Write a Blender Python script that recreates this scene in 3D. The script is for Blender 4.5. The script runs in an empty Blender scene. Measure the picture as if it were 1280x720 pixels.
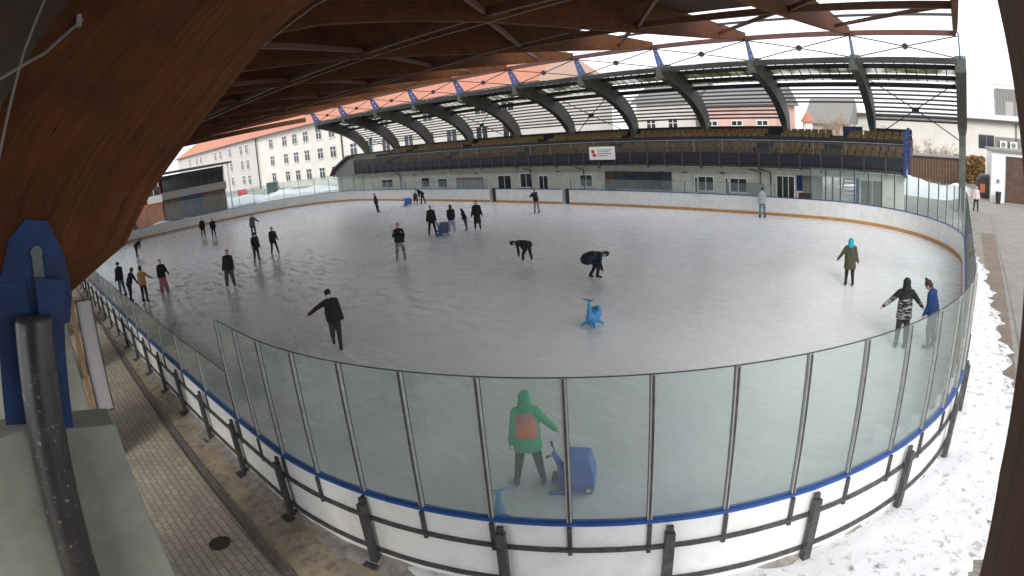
import bpy, bmesh, math, random
from math import sin, cos, pi, radians as R
from mathutils import Vector, Matrix, Euler
random.seed(7)
sc = bpy.context.scene
COL = sc.collection
# ------------------------------------------------------------------ materials
def mat(name, color=(.5,.5,.5), rough=.6, metal=0., noise=0., nscale=6., bump=0., bscale=40., spec=.5, dirt=None, dscale=2., damt=.5, dlo=.48):
    m = bpy.data.materials.new(name); m.use_nodes = True
    nt = m.node_tree; N = nt.nodes; L = nt.links
    b = N['Principled BSDF']; b.inputs['Base Color'].default_value = (*color, 1)
    b.inputs['Roughness'].default_value = rough; b.inputs['Metallic'].default_value = metal
    b.inputs['Specular IOR Level'].default_value = spec
    tc = N.new('ShaderNodeTexCoord')
    src = None
    if noise > 0:
        n = N.new('ShaderNodeTexNoise'); n.inputs['Scale'].default_value = nscale; n.inputs['Detail'].default_value = 6
        L.new(tc.outputs['Object'], n.inputs['Vector'])
        r = N.new('ShaderNodeMapRange'); r.inputs['From Min'].default_value = .3; r.inputs['From Max'].default_value = .7
        r.inputs['To Min'].default_value = 1-noise; r.inputs['To Max'].default_value = 1+noise
        L.new(n.outputs['Fac'], r.inputs['Value'])
        mx = N.new('ShaderNodeVectorMath'); mx.operation = 'SCALE'; mx.inputs[0].default_value = color
        L.new(r.outputs['Result'], mx.inputs['Scale']); src = mx.outputs['Vector']
    if dirt:
        n = N.new('ShaderNodeTexNoise'); n.inputs['Scale'].default_value = dscale; n.inputs['Detail'].default_value = 8; n.inputs['Roughness'].default_value = .65
        L.new(tc.outputs['Object'], n.inputs['Vector'])
        r = N.new('ShaderNodeMapRange'); r.inputs['From Min'].default_value = dlo; r.inputs['From Max'].default_value = dlo+(.2 if dlo<.5 else .05)
        r.inputs['To Max'].default_value = damt
        L.new(n.outputs['Fac'], r.inputs['Value'])
        mx = N.new('ShaderNodeMix'); mx.data_type = 'RGBA'; mx.inputs['B'].default_value = (*dirt, 1)
        if src: L.new(src, mx.inputs['A'])
        else: mx.inputs['A'].default_value = (*color, 1)
        L.new(r.outputs['Result'], mx.inputs['Factor']); src = mx.outputs['Result']
    if src: L.new(src, b.inputs['Base Color'])
    if bump > 0:
        n = N.new('ShaderNodeTexNoise'); n.inputs['Scale'].default_value = bscale; n.inputs['Detail'].default_value = 5
        L.new(tc.outputs['Object'], n.inputs['Vector'])
        bp = N.new('ShaderNodeBump'); bp.inputs['Strength'].default_value = bump; bp.inputs['Distance'].default_value = .02
        L.new(n.outputs['Fac'], bp.inputs['Height']); L.new(bp.outputs['Normal'], b.inputs['Normal'])
    return m

def ramp(N, stops):
    r = N.new('ShaderNodeValToRGB'); e = r.color_ramp.elements
    while len(e) < len(stops): e.new(.5)
    for i, (p, c) in enumerate(stops): e[i].position = p; e[i].color = (*c, 1)
    return r

M = {}
M['white_board'] = mat('white_board', (.80,.80,.79), .35, noise=.04, nscale=1.2, dirt=(.50,.49,.47), dscale=2.6, damt=.38)
M['kick'] = mat('yellow_kick', (.50,.25,.07), .45, noise=.15, nscale=3)
M['blue_rail'] = mat('blue_rail', (.018,.075,.28), .35, noise=.1)
M['dark_steel'] = mat('dark_steel', (.052,.052,.054), .55, metal=.1, noise=.3, nscale=14, bump=.2, dirt=(.16,.15,.14), dscale=9, damt=.5)
M['stanchion'] = mat('aluminium_stanchion', (.55,.56,.53), .4, metal=.5, noise=.12, nscale=10)
M['black'] = mat('black_rubber', (.02,.02,.022), .6)
M['concrete'] = mat('green_grey_concrete', (.27,.29,.25), .75, noise=.14, nscale=2.5, bump=.15, bscale=30, dirt=(.17,.17,.15), dscale=1.3, damt=.55)
M['concrete_light'] = mat('cream_concrete', (.52,.52,.47), .8, noise=.1, nscale=3, dirt=(.3,.3,.27), dscale=1.1, damt=.4)
M['blue_steel'] = mat('blue_painted_steel', (.011,.042,.15), .55, noise=.3, nscale=4, bump=.05, dirt=(.02,.035,.09), dscale=3, damt=.6)
M['blue_lattice'] = mat('blue_lattice_paint', (.045,.09,.26), .5, noise=.15)
M['pipe'] = mat('dark_pipe', (.045,.043,.042), .35, noise=.25, nscale=3, dirt=(.42,.41,.38), dscale=17, damt=.55, dlo=.61)
M['grey_steel'] = mat('grey_painted_steel', (.16,.18,.19), .4, noise=.1)
M['frame_grey'] = mat('stand_frame_paint', (.085,.097,.083), .6, noise=.15, nscale=2, dirt=(.04,.045,.04), dscale=2.2, damt=.5)
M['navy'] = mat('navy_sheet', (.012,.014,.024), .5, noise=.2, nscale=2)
M['navy_blue'] = mat('bright_blue_sheet', (.016,.034,.13), .5, noise=.15)
M['seat'] = mat('ochre_seat', (.125,.08,.03), .6, noise=.6, nscale=7)
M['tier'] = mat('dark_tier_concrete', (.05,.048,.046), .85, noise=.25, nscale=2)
M['purlin'] = mat('dark_purlin', (.03,.03,.035), .5)
M['slat'] = mat('dark_slat', (.035,.033,.04), .5, noise=.2)
M['cable'] = mat('steel_cable', (.35,.34,.33), .4, metal=.6)
M['edge_beam'] = mat('red_brown_timber', (.09,.035,.03), .6, noise=.2, nscale=3)
M['brace'] = mat('brown_brace_timber', (.13,.056,.028), .65, noise=.25, nscale=4)
M['window_dark'] = mat('window_glass', (.03,.034,.038), .12, noise=.4, nscale=1.2)
M['window_frame'] = mat('white_window_frame', (.72,.72,.70), .5)
M['wood_frame'] = mat('brown_wood_frame', (.28,.17,.09), .55, noise=.2)
M['cream_wall'] = mat('cream_render', (.60,.575,.53), .9, noise=.05, nscale=.5, dirt=(.5,.47,.41), dscale=.3, damt=.5)
M['grey_wall'] = mat('grey_render', (.47,.455,.44), .9, noise=.05, nscale=.5, dirt=(.4,.39,.375), dscale=.3, damt=.5)
M['salmon'] = mat('salmon_render', (.60,.39,.34), .9, noise=.08, nscale=.6)
M['brown_board'] = mat('brown_boards', (.085,.05,.034), .7, noise=.3, nscale=2)
M['red_board'] = mat('rust_red_boards', (.50,.17,.07), .7, noise=.25, nscale=2)
M['dark_roof'] = mat('dark_roof_felt', (.08,.07,.065), .8, noise=.2)
M['grey_band'] = mat('grey_band_render', (.20,.195,.185), .8, noise=.1)
M['downpipe'] = mat('dark_downpipe', (.05,.05,.05), .5)
M['lilac_panel'] = mat('pale_panel', (.42,.40,.41), .5, noise=.06, nscale=2)
M['green_van'] = mat('dark_green_paint', (.04,.07,.065), .3)
M['red_paint'] = mat('red_paint', (.45,.03,.03), .35)
M['manhole'] = mat('rusty_iron', (.085,.055,.045), .6, metal=.3, noise=.3, nscale=20, bump=.4, bscale=60)
M['bark'] = mat('bare_bark', (.17,.13,.10), .9, noise=.2)
M['twig'] = mat('pale_twig', (.34,.26,.18), .9, noise=.3, nscale=1.5)
M['hedge_leaf'] = mat('brown_hedge_leaf', (.26,.15,.055), .8, noise=.5, nscale=1.3)
M['skin'] = mat('skin', (.62,.40,.31), .55)
M['ice_blade'] = mat('skate_blade', (.7,.7,.72), .2, metal=.9)
M['aid_blue'] = mat('blue_plastic', (.025,.12,.50), .35, noise=.08, nscale=8)
M['dolphin_blue'] = mat('light_blue_plastic', (.06,.32,.62), .35, noise=.06, nscale=6)

def brick_mat(name, c1, c2, mortar, bw, bh, rot=0., dirt=(.2,.2,.2), damt=.4, off=.5):
    m = bpy.data.materials.new(name); m.use_nodes = True
    nt = m.node_tree; N = nt.nodes; L = nt.links; b = N['Principled BSDF']; b.inputs['Roughness'].default_value = .85
    tc = N.new('ShaderNodeTexCoord'); mp = N.new('ShaderNodeMapping'); mp.inputs['Rotation'].default_value = (0,0,rot)
    L.new(tc.outputs['Object'], mp.inputs['Vector'])
    # distort
    br = N.new('ShaderNodeTexBrick'); br.offset = off
    br.inputs['Color1'].default_value = (*c1,1); br.inputs['Color2'].default_value = (*c2,1); br.inputs['Mortar'].default_value = (*mortar,1)
    br.inputs['Scale'].default_value = 1; br.inputs['Brick Width'].default_value = bw; br.inputs['Row Height'].default_value = bh
    br.inputs['Mortar Size'].default_value = .007; br.inputs['Mortar Smooth'].default_value = .3
    L.new(mp.outputs['Vector'], br.inputs['Vector'])
    n = N.new('ShaderNodeTexNoise'); n.inputs['Scale'].default_value = 1.1; n.inputs['Detail'].default_value = 8; n.inputs['Roughness'].default_value = .65
    L.new(tc.outputs['Object'], n.inputs['Vector'])
    r = N.new('ShaderNodeMapRange'); r.inputs['From Min'].default_value = .4; r.inputs['From Max'].default_value = .7; r.inputs['To Max'].default_value = damt
    L.new(n.outputs['Fac'], r.inputs['Value'])
    mx = N.new('ShaderNodeMix'); mx.data_type = 'RGBA'; mx.inputs['B'].default_value = (*dirt,1)
    L.new(br.outputs['Color'], mx.inputs['A']); L.new(r.outputs['Result'], mx.inputs['Factor']); L.new(mx.outputs['Result'], b.inputs['Base Color'])
    bp = N.new('ShaderNodeBump'); bp.inputs['Strength'].default_value = .5; bp.inputs['Distance'].default_value = .01; bp.invert = True
    L.new(br.outputs['Fac'], bp.inputs['Height']); L.new(bp.outputs['Normal'], b.inputs['Normal'])
    return m
M['paver'] = brick_mat('beige_pavers', (.54,.46,.37), (.43,.36,.29), (.13,.105,.085), .24, .12, 0, (.29,.25,.21), .6)
M['paver_grey'] = brick_mat('grey_pavers', (.27,.25,.22), (.23,.21,.185), (.12,.11,.10), .2, .1, 0, (.33,.32,.31), .6)
M['brick_strip'] = brick_mat('brown_brick_strip', (.20,.155,.12), (.165,.125,.095), (.10,.08,.07), .2, .1, pi/2, (.25,.2,.17), .5)
M['roof_tile'] = brick_mat('orange_roof_tiles', (.46,.19,.12), (.38,.15,.095), (.28,.09,.05), .3, .36, 0, (.45,.2,.13), .4)

def glulam():
    m = bpy.data.materials.new('glulam_timber'); m.use_nodes = True
    nt = m.node_tree; N = nt.nodes; L = nt.links; b = N['Principled BSDF']; b.inputs['Roughness'].default_value = .7; b.inputs['Specular IOR Level'].default_value=.2
    uv = N.new('ShaderNodeTexCoord'); mp = N.new('ShaderNodeMapping'); mp.inputs['Scale'].default_value = (.35, 9, 1)
    L.new(uv.outputs['UV'], mp.inputs['Vector'])
    n = N.new('ShaderNodeTexNoise'); n.inputs['Scale'].default_value = 4; n.inputs['Detail'].default_value = 8; n.inputs['Roughness'].default_value = .6
    L.new(mp.outputs['Vector'], n.inputs['Vector'])
    cr = ramp(N, [(.25,(.078,.027,.009)),(.5,(.12,.042,.0135)),(.75,(.165,.062,.020))]); L.new(n.outputs['Fac'], cr.inputs['Fac'])
    # laminations 4 cm
    sep = N.new('ShaderNodeSeparateXYZ'); L.new(uv.outputs['UV'], sep.inputs[0])
    ml = N.new('ShaderNodeMath'); ml.operation='MULTIPLY'; ml.inputs[1].default_value = 24; L.new(sep.outputs['Y'], ml.inputs[0])
    fl = N.new('ShaderNodeMath'); fl.operation='FLOOR'; L.new(ml.outputs[0], fl.inputs[0])
    wn = N.new('ShaderNodeTexWhiteNoise'); wn.noise_dimensions='1D'; L.new(fl.outputs[0], wn.inputs['W'])
    mr = N.new('ShaderNodeMapRange'); mr.inputs['To Min'].default_value=.86; mr.inputs['To Max'].default_value=1.12; L.new(wn.outputs['Value'], mr.inputs['Value'])
    sc1 = N.new('ShaderNodeVectorMath'); sc1.operation='SCALE'; L.new(cr.outputs['Color'], sc1.inputs[0]); L.new(mr.outputs['Result'], sc1.inputs['Scale'])
    fr = N.new('ShaderNodeMath'); fr.operation='FRACT'; L.new(ml.outputs[0], fr.inputs[0])
    gt = N.new('ShaderNodeMath'); gt.operation='LESS_THAN'; gt.inputs[1].default_value=.05; L.new(fr.outputs[0], gt.inputs[0])
    # blotches and knots
    n2 = N.new('ShaderNodeTexNoise'); n2.inputs['Scale'].default_value=1.3; n2.inputs['Detail'].default_value=5; L.new(uv.outputs['UV'], n2.inputs['Vector'])
    m2 = N.new('ShaderNodeMapRange'); m2.inputs['From Min'].default_value=.3; m2.inputs['From Max'].default_value=.7; m2.inputs['To Min'].default_value=.7; m2.inputs['To Max'].default_value=1.2; L.new(n2.outputs['Fac'], m2.inputs['Value'])
    sc2 = N.new('ShaderNodeVectorMath'); sc2.operation='SCALE'; L.new(sc1.outputs[0], sc2.inputs[0]); L.new(m2.outputs['Result'], sc2.inputs['Scale'])
    mp3 = N.new('ShaderNodeMapping'); mp3.inputs['Scale'].default_value=(1.6,5,1); L.new(uv.outputs['UV'], mp3.inputs['Vector'])
    vo = N.new('ShaderNodeTexVoronoi'); vo.inputs['Scale'].default_value=1.0; L.new(mp3.outputs[0], vo.inputs['Vector'])
    kn = N.new('ShaderNodeMapRange'); kn.inputs['From Min'].default_value=.03; kn.inputs['From Max'].default_value=.1; kn.inputs['To Min'].default_value=.35; kn.inputs['To Max'].default_value=1; L.new(vo.outputs['Distance'], kn.inputs['Value'])
    sc3 = N.new('ShaderNodeVectorMath'); sc3.operation='SCALE'; L.new(sc2.outputs[0], sc3.inputs[0]); L.new(kn.outputs['Result'], sc3.inputs['Scale'])
    jt = N.new('ShaderNodeMapRange'); jt.inputs['To Min'].default_value=1; jt.inputs['To Max'].default_value=.62; L.new(gt.outputs[0], jt.inputs['Value'])
    sc4 = N.new('ShaderNodeVectorMath'); sc4.operation='SCALE'; L.new(sc3.outputs[0], sc4.inputs[0]); L.new(jt.outputs['Result'], sc4.inputs['Scale'])
    L.new(sc4.outputs[0], b.inputs['Base Color'])
    return m
M['glulam'] = glulam()
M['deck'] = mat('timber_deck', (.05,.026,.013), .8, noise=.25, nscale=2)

def ice_mat():
    m = bpy.data.materials.new('skated_ice'); m.use_nodes = True
    nt = m.node_tree; N = nt.nodes; L = nt.links; b = N['Principled BSDF']
    tc = N.new('ShaderNodeTexCoord')
    # big worn patches
    n1 = N.new('ShaderNodeTexNoise'); n1.inputs['Scale'].default_value=.10; n1.inputs['Detail'].default_value=5; n1.inputs['Distortion'].default_value=.6
    L.new(tc.outputs['Object'], n1.inputs['Vector'])
    c1 = ramp(N, [(.32,(.66,.665,.675)),(.5,(.75,.76,.77)),(.68,(.84,.85,.865))]); L.new(n1.outputs['Fac'], c1.inputs['Fac'])
    # scratches: stretched, warped noise in two directions
    src = c1.outputs['Color']; fac_all=None
    for rot, sx, sy, lo, hi, amt in ((.35,.9,5.5,.56,.78,.4),(-.5,1.2,4.5,.58,.80,.3),(1.3,1.4,5,.60,.82,.22)):
        w = N.new('ShaderNodeTexNoise'); w.inputs['Scale'].default_value=.35; w.inputs['Detail'].default_value=2; L.new(tc.outputs['Object'], w.inputs['Vector'])
        ws = N.new('ShaderNodeVectorMath'); ws.operation='SCALE'; ws.inputs['Scale'].default_value=3.2; L.new(w.outputs['Color'], ws.inputs[0])
        ad = N.new('ShaderNodeVectorMath'); L.new(ws.outputs[0], ad.inputs[0]); L.new(tc.outputs['Object'], ad.inputs[1])
        mp = N.new('ShaderNodeMapping'); mp.inputs['Rotation'].default_value=(0,0,rot); mp.inputs['Scale'].default_value=(sx,sy,1); L.new(ad.outputs[0], mp.inputs['Vector'])
        n = N.new('ShaderNodeTexNoise'); n.inputs['Scale'].default_value=1; n.inputs['Detail'].default_value=7; n.inputs['Roughness'].default_value=.6; L.new(mp.outputs[0], n.inputs['Vector'])
        r = N.new('ShaderNodeMapRange'); r.inputs['From Min'].default_value=lo; r.inputs['From Max'].default_value=hi; r.inputs['To Max'].default_value=amt; L.new(n.outputs['Fac'], r.inputs['Value'])
        # masks so that the scratches sit in patches
        p = N.new('ShaderNodeTexNoise'); p.inputs['Scale'].default_value=.16; p.inputs['Detail'].default_value=4
        mp2 = N.new('ShaderNodeMapping'); mp2.inputs['Location'].default_value=(rot*30,sx*20,0); L.new(tc.outputs['Object'], mp2.inputs['Vector']); L.new(mp2.outputs[0], p.inputs['Vector'])
        pr = N.new('ShaderNodeMapRange'); pr.inputs['From Min'].default_value=.50; pr.inputs['From Max'].default_value=.66; L.new(p.outputs['Fac'], pr.inputs['Value'])
        mu = N.new('ShaderNodeMath'); mu.operation='MULTIPLY'; L.new(r.outputs['Result'], mu.inputs[0]); L.new(pr.outputs['Result'], mu.inputs[1])
        mx = N.new('ShaderNodeMix'); mx.data_type='RGBA'; mx.inputs['B'].default_value=(.93,.93,.93,1); L.new(src, mx.inputs['A']); L.new(mu.outputs[0], mx.inputs['Factor']); src = mx.outputs['Result']
        if fac_all is None: fac_all = mu.outputs[0]
        else:
            a = N.new('ShaderNodeMath'); a.operation='MAXIMUM'; L.new(fac_all, a.inputs[0]); L.new(mu.outputs[0], a.inputs[1]); fac_all = a.outputs[0]
    zone_in = N.new('ShaderNodeVectorMath'); zone_in.operation='DISTANCE'; zone_in.inputs[1].default_value=(-22,8.5,0)
    zs = N.new('ShaderNodeMapping'); zs.inputs['Scale'].default_value=(.55,1,1); zs.inputs['Location'].default_value=(-9.9,0,0); L.new(tc.outputs['Object'], zs.inputs['Vector']); L.new(zs.outputs[0], zone_in.inputs[0])
    zr = N.new('ShaderNodeMapRange'); zr.inputs['From Min'].default_value=11; zr.inputs['From Max'].default_value=3; zr.inputs['To Min'].default_value=.35; zr.inputs['To Max'].default_value=1.; L.new(zone_in.outputs['Value'], zr.inputs['Value'])
    for i_, (sc_, wd, amt) in enumerate(((.55,.0035,.55),(.9,.004,.5),(.32,.0022,.5),(1.6,.006,.45),(.7,.0035,.5))):
        mp = N.new('ShaderNodeMapping'); mp.inputs['Location'].default_value=(i_*17.3,i_*9.1,i_*3.7); mp.inputs['Rotation'].default_value=(0,0,i_*.9); mp.inputs['Scale'].default_value=(1,1.9,1); L.new(tc.outputs['Object'], mp.inputs['Vector'])
        n = N.new('ShaderNodeTexNoise'); n.inputs['Scale'].default_value=sc_; n.inputs['Detail'].default_value=1.2; L.new(mp.outputs[0], n.inputs['Vector'])
        fr_ = N.new('ShaderNodeMath'); fr_.operation='MULTIPLY'; fr_.inputs[1].default_value=9; L.new(n.outputs['Fac'], fr_.inputs[0])
        f2 = N.new('ShaderNodeMath'); f2.operation='FRACT'; L.new(fr_.outputs[0], f2.inputs[0])
        cm = N.new('ShaderNodeMath'); cm.operation='COMPARE'; cm.inputs[1].default_value=.5; cm.inputs[2].default_value=wd*9*.9; L.new(f2.outputs[0], cm.inputs[0])
        pn = N.new('ShaderNodeTexNoise'); pn.inputs['Scale'].default_value=.45; pn.inputs['Detail'].default_value=3; L.new(mp.outputs[0], pn.inputs['Vector'])
        pm = N.new('ShaderNodeMapRange'); pm.inputs['From Min'].default_value=.45; pm.inputs['From Max'].default_value=.62; pm.inputs['To Max'].default_value=amt; L.new(pn.outputs['Fac'], pm.inputs['Value'])
        mu = N.new('ShaderNodeMath'); mu.operation='MULTIPLY'; L.new(cm.outputs[0], mu.inputs[0]); L.new(pm.outputs['Result'], mu.inputs[1])
        mz = N.new('ShaderNodeMath'); mz.operation='MULTIPLY'; L.new(mu.outputs[0], mz.inputs[0]); L.new(zr.outputs['Result'], mz.inputs[1])
        mx = N.new('ShaderNodeMix'); mx.data_type='RGBA'; mx.inputs['B'].default_value=(.95,.95,.96,1); L.new(src, mx.inputs['A']); L.new(mz.outputs[0], mx.inputs['Factor']); src = mx.outputs['Result']
    # ice shavings in ragged clumps
    n = N.new('ShaderNodeTexNoise'); n.inputs['Scale'].default_value=2.4; n.inputs['Detail'].default_value=9; n.inputs['Roughness'].default_value=.7
    mp = N.new('ShaderNodeMapping'); mp.inputs['Scale'].default_value=(.45,1.3,1); mp.inputs['Rotation'].default_value=(0,0,.3); L.new(tc.outputs['Object'], mp.inputs['Vector']); L.new(mp.outputs[0], n.inputs['Vector'])
    r = N.new('ShaderNodeMapRange'); r.inputs['From Min'].default_value=.52; r.inputs['From Max'].default_value=.64; L.new(n.outputs['Fac'], r.inputs['Value'])
    z2 = N.new('ShaderNodeMapRange'); z2.inputs['From Min'].default_value=.4; z2.inputs['From Max'].default_value=1; z2.inputs['To Min'].default_value=.10; z2.inputs['To Max'].default_value=1.; L.new(zr.outputs['Result'], z2.inputs['Value'])
    sh_ = N.new('ShaderNodeMath'); sh_.operation='MULTIPLY'; L.new(r.outputs['Result'], sh_.inputs[0]); L.new(z2.outputs['Result'], sh_.inputs[1])
    mx = N.new('ShaderNodeMix'); mx.data_type='RGBA'; mx.inputs['B'].default_value=(.95,.95,.95,1); L.new(src, mx.inputs['A']); L.new(sh_.outputs[0], mx.inputs['Factor']); src = mx.outputs['Result']
    fa_ = N.new('ShaderNodeMath'); fa_.operation='MAXIMUM'; L.new(fac_all, fa_.inputs[0]); L.new(sh_.outputs[0], fa_.inputs[1]); fac_all = fa_.outputs[0]
    L.new(src, b.inputs['Base Color'])
    rr = N.new('ShaderNodeMapRange'); rr.inputs['To Min'].default_value=.27; rr.inputs['To Max'].default_value=.75; L.new(fac_all, rr.inputs['Value']); L.new(rr.outputs['Result'], b.inputs['Roughness'])
    nb = N.new('ShaderNodeTexNoise'); nb.inputs['Scale'].default_value=2.5; nb.inputs['Detail'].default_value=6; L.new(tc.outputs['Object'], nb.inputs['Vector'])
    ab = N.new('ShaderNodeMath'); L.new(nb.outputs['Fac'], ab.inputs[0]); L.new(fac_all, ab.inputs[1])
    bp = N.new('ShaderNodeBump'); bp.inputs['Strength'].default_value=.25; bp.inputs['Distance'].default_value=.01; L.new(ab.outputs[0], bp.inputs['Height']); L.new(bp.outputs['Normal'], b.inputs['Normal'])
    b.inputs['IOR'].default_value = 1.31; b.inputs['Specular IOR Level'].default_value=.6
    return m
M['ice'] = ice_mat()

def snow_mat(name, dirty, lo=.45, hi=.62):
    m = bpy.data.materials.new(name); m.use_nodes = True
    nt = m.node_tree; N = nt.nodes; L = nt.links; b = N['Principled BSDF']; b.inputs['Roughness'].default_value=.75
    tc = N.new('ShaderNodeTexCoord')
    n = N.new('ShaderNodeTexNoise'); n.inputs['Scale'].default_value=5; n.inputs['Detail'].default_value=10; n.inputs['Roughness'].default_value=.72; L.new(tc.outputs['Object'], n.inputs['Vector'])
    r = N.new('ShaderNodeMapRange'); r.inputs['From Min'].default_value=hi; r.inputs['From Max'].default_value=hi+.14; L.new(n.outputs['Fac'], r.inputs['Value'])
    mx = N.new('ShaderNodeMix'); mx.data_type='RGBA'; mx.inputs['A'].default_value=(.71,.72,.74,1); mx.inputs['B'].default_value=(*dirty,1)
    L.new(r.outputs['Result'], mx.inputs['Factor']); L.new(mx.outputs['Result'], b.inputs['Base Color'])
    bp = N.new('ShaderNodeBump'); bp.inputs['Strength'].default_value=.6; bp.inputs['Distance'].default_value=.035; L.new(n.outputs['Fac'], bp.inputs['Height']); L.new(bp.outputs['Normal'], b.inputs['Normal'])
    return m
M['snow'] = snow_mat('trodden_snow', (.24,.20,.17), hi=.545)
M['snow_bank'] = snow_mat('bank_snow', (.45,.42,.40), hi=.60)
M['gravel'] = mat('wet_gravel_concrete', (.40,.325,.235), .8, noise=.22, nscale=2, bump=.6, bscale=45, dirt=(.12,.10,.085), dscale=5, damt=.75)
M['asphalt'] = mat('snowy_asphalt', (.30,.29,.28), .85, noise=.2, nscale=.6, dirt=(.75,.76,.78), dscale=.12, damt=1)
M['drain'] = mat('drain_channel', (.17,.155,.14), .7, noise=.3, nscale=12, bump=.3)

def glass_mat(name, tint=(.86,.92,.91), haze=.06, hazec=(.6,.66,.66)):
    m = bpy.data.materials.new(name); m.use_nodes = True
    nt = m.node_tree; N = nt.nodes; L = nt.links; N.remove(N['Principled BSDF']); out = N['Material Output']
    t = N.new('ShaderNodeBsdfTransparent'); t.inputs['Color'].default_value=(*tint,1)
    d = N.new('ShaderNodeBsdfDiffuse'); d.inputs['Color'].default_value=(*hazec,1)
    g = N.new('ShaderNodeBsdfGlossy'); g.inputs['Roughness'].default_value=.04
    tc = N.new('ShaderNodeTexCoord'); n = N.new('ShaderNodeTexNoise'); n.inputs['Scale'].default_value=1.5; n.inputs['Detail'].default_value=6; L.new(tc.outputs['Object'], n.inputs['Vector'])
    r = N.new('ShaderNodeMapRange'); r.inputs['To Min'].default_value=haze*.5; r.inputs['To Max'].default_value=haze*1.6; L.new(n.outputs['Fac'], r.inputs['Value'])
    m1 = N.new('ShaderNodeMixShader'); L.new(r.outputs['Result'], m1.inputs[0]); L.new(t.outputs[0], m1.inputs[1]); L.new(d.outputs[0], m1.inputs[2])
    lw = N.new('ShaderNodeLayerWeight'); lw.inputs['Blend'].default_value=.5
    pw = N.new('ShaderNodeMath'); pw.operation='POWER'; pw.inputs[1].default_value=4.5; L.new(lw.outputs['Facing'], pw.inputs[0])
    f = N.new('ShaderNodeMath'); f.operation='MULTIPLY_ADD'; f.inputs[1].default_value=.7; f.inputs[2].default_value=.035; L.new(pw.outputs[0], f.inputs[0])
    m2 = N.new('ShaderNodeMixShader'); L.new(f.outputs[0], m2.inputs[0]); L.new(m1.outputs[0], m2.inputs[1]); L.new(g.outputs[0], m2.inputs[2])
    L.new(m2.outputs[0], out.inputs['Surface']); return m
M['glass'] = glass_mat('rink_glass', (.91,.95,.945), .075, (.70,.79,.79))
def panel_mat():
    m = bpy.data.materials.new('polycarbonate_panel'); m.use_nodes = True
    nt = m.node_tree; N = nt.nodes; L = nt.links; N.remove(N['Principled BSDF']); out = N['Material Output']
    tc = N.new('ShaderNodeTexCoord'); n = N.new('ShaderNodeTexNoise'); n.inputs['Scale'].default_value=.45; n.inputs['Detail'].default_value=5; L.new(tc.outputs['Object'], n.inputs['Vector'])
    c = ramp(N, [(.42,(.26,.25,.17)),(.5,(.45,.44,.34)),(.58,(.82,.83,.80))]); L.new(n.outputs['Fac'], c.inputs['Fac'])
    t = N.new('ShaderNodeBsdfTranslucent'); d = N.new('ShaderNodeBsdfDiffuse'); L.new(c.outputs['Color'], t.inputs['Color']); L.new(c.outputs['Color'], d.inputs['Color'])
    mx = N.new('ShaderNodeMixShader'); mx.inputs[0].default_value=.3; L.new(t.outputs[0], mx.inputs[1]); L.new(d.outputs[0], mx.inputs[2]); L.new(mx.outputs[0], out.inputs['Surface'])
    return m
M['poly'] = panel_mat()

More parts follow.
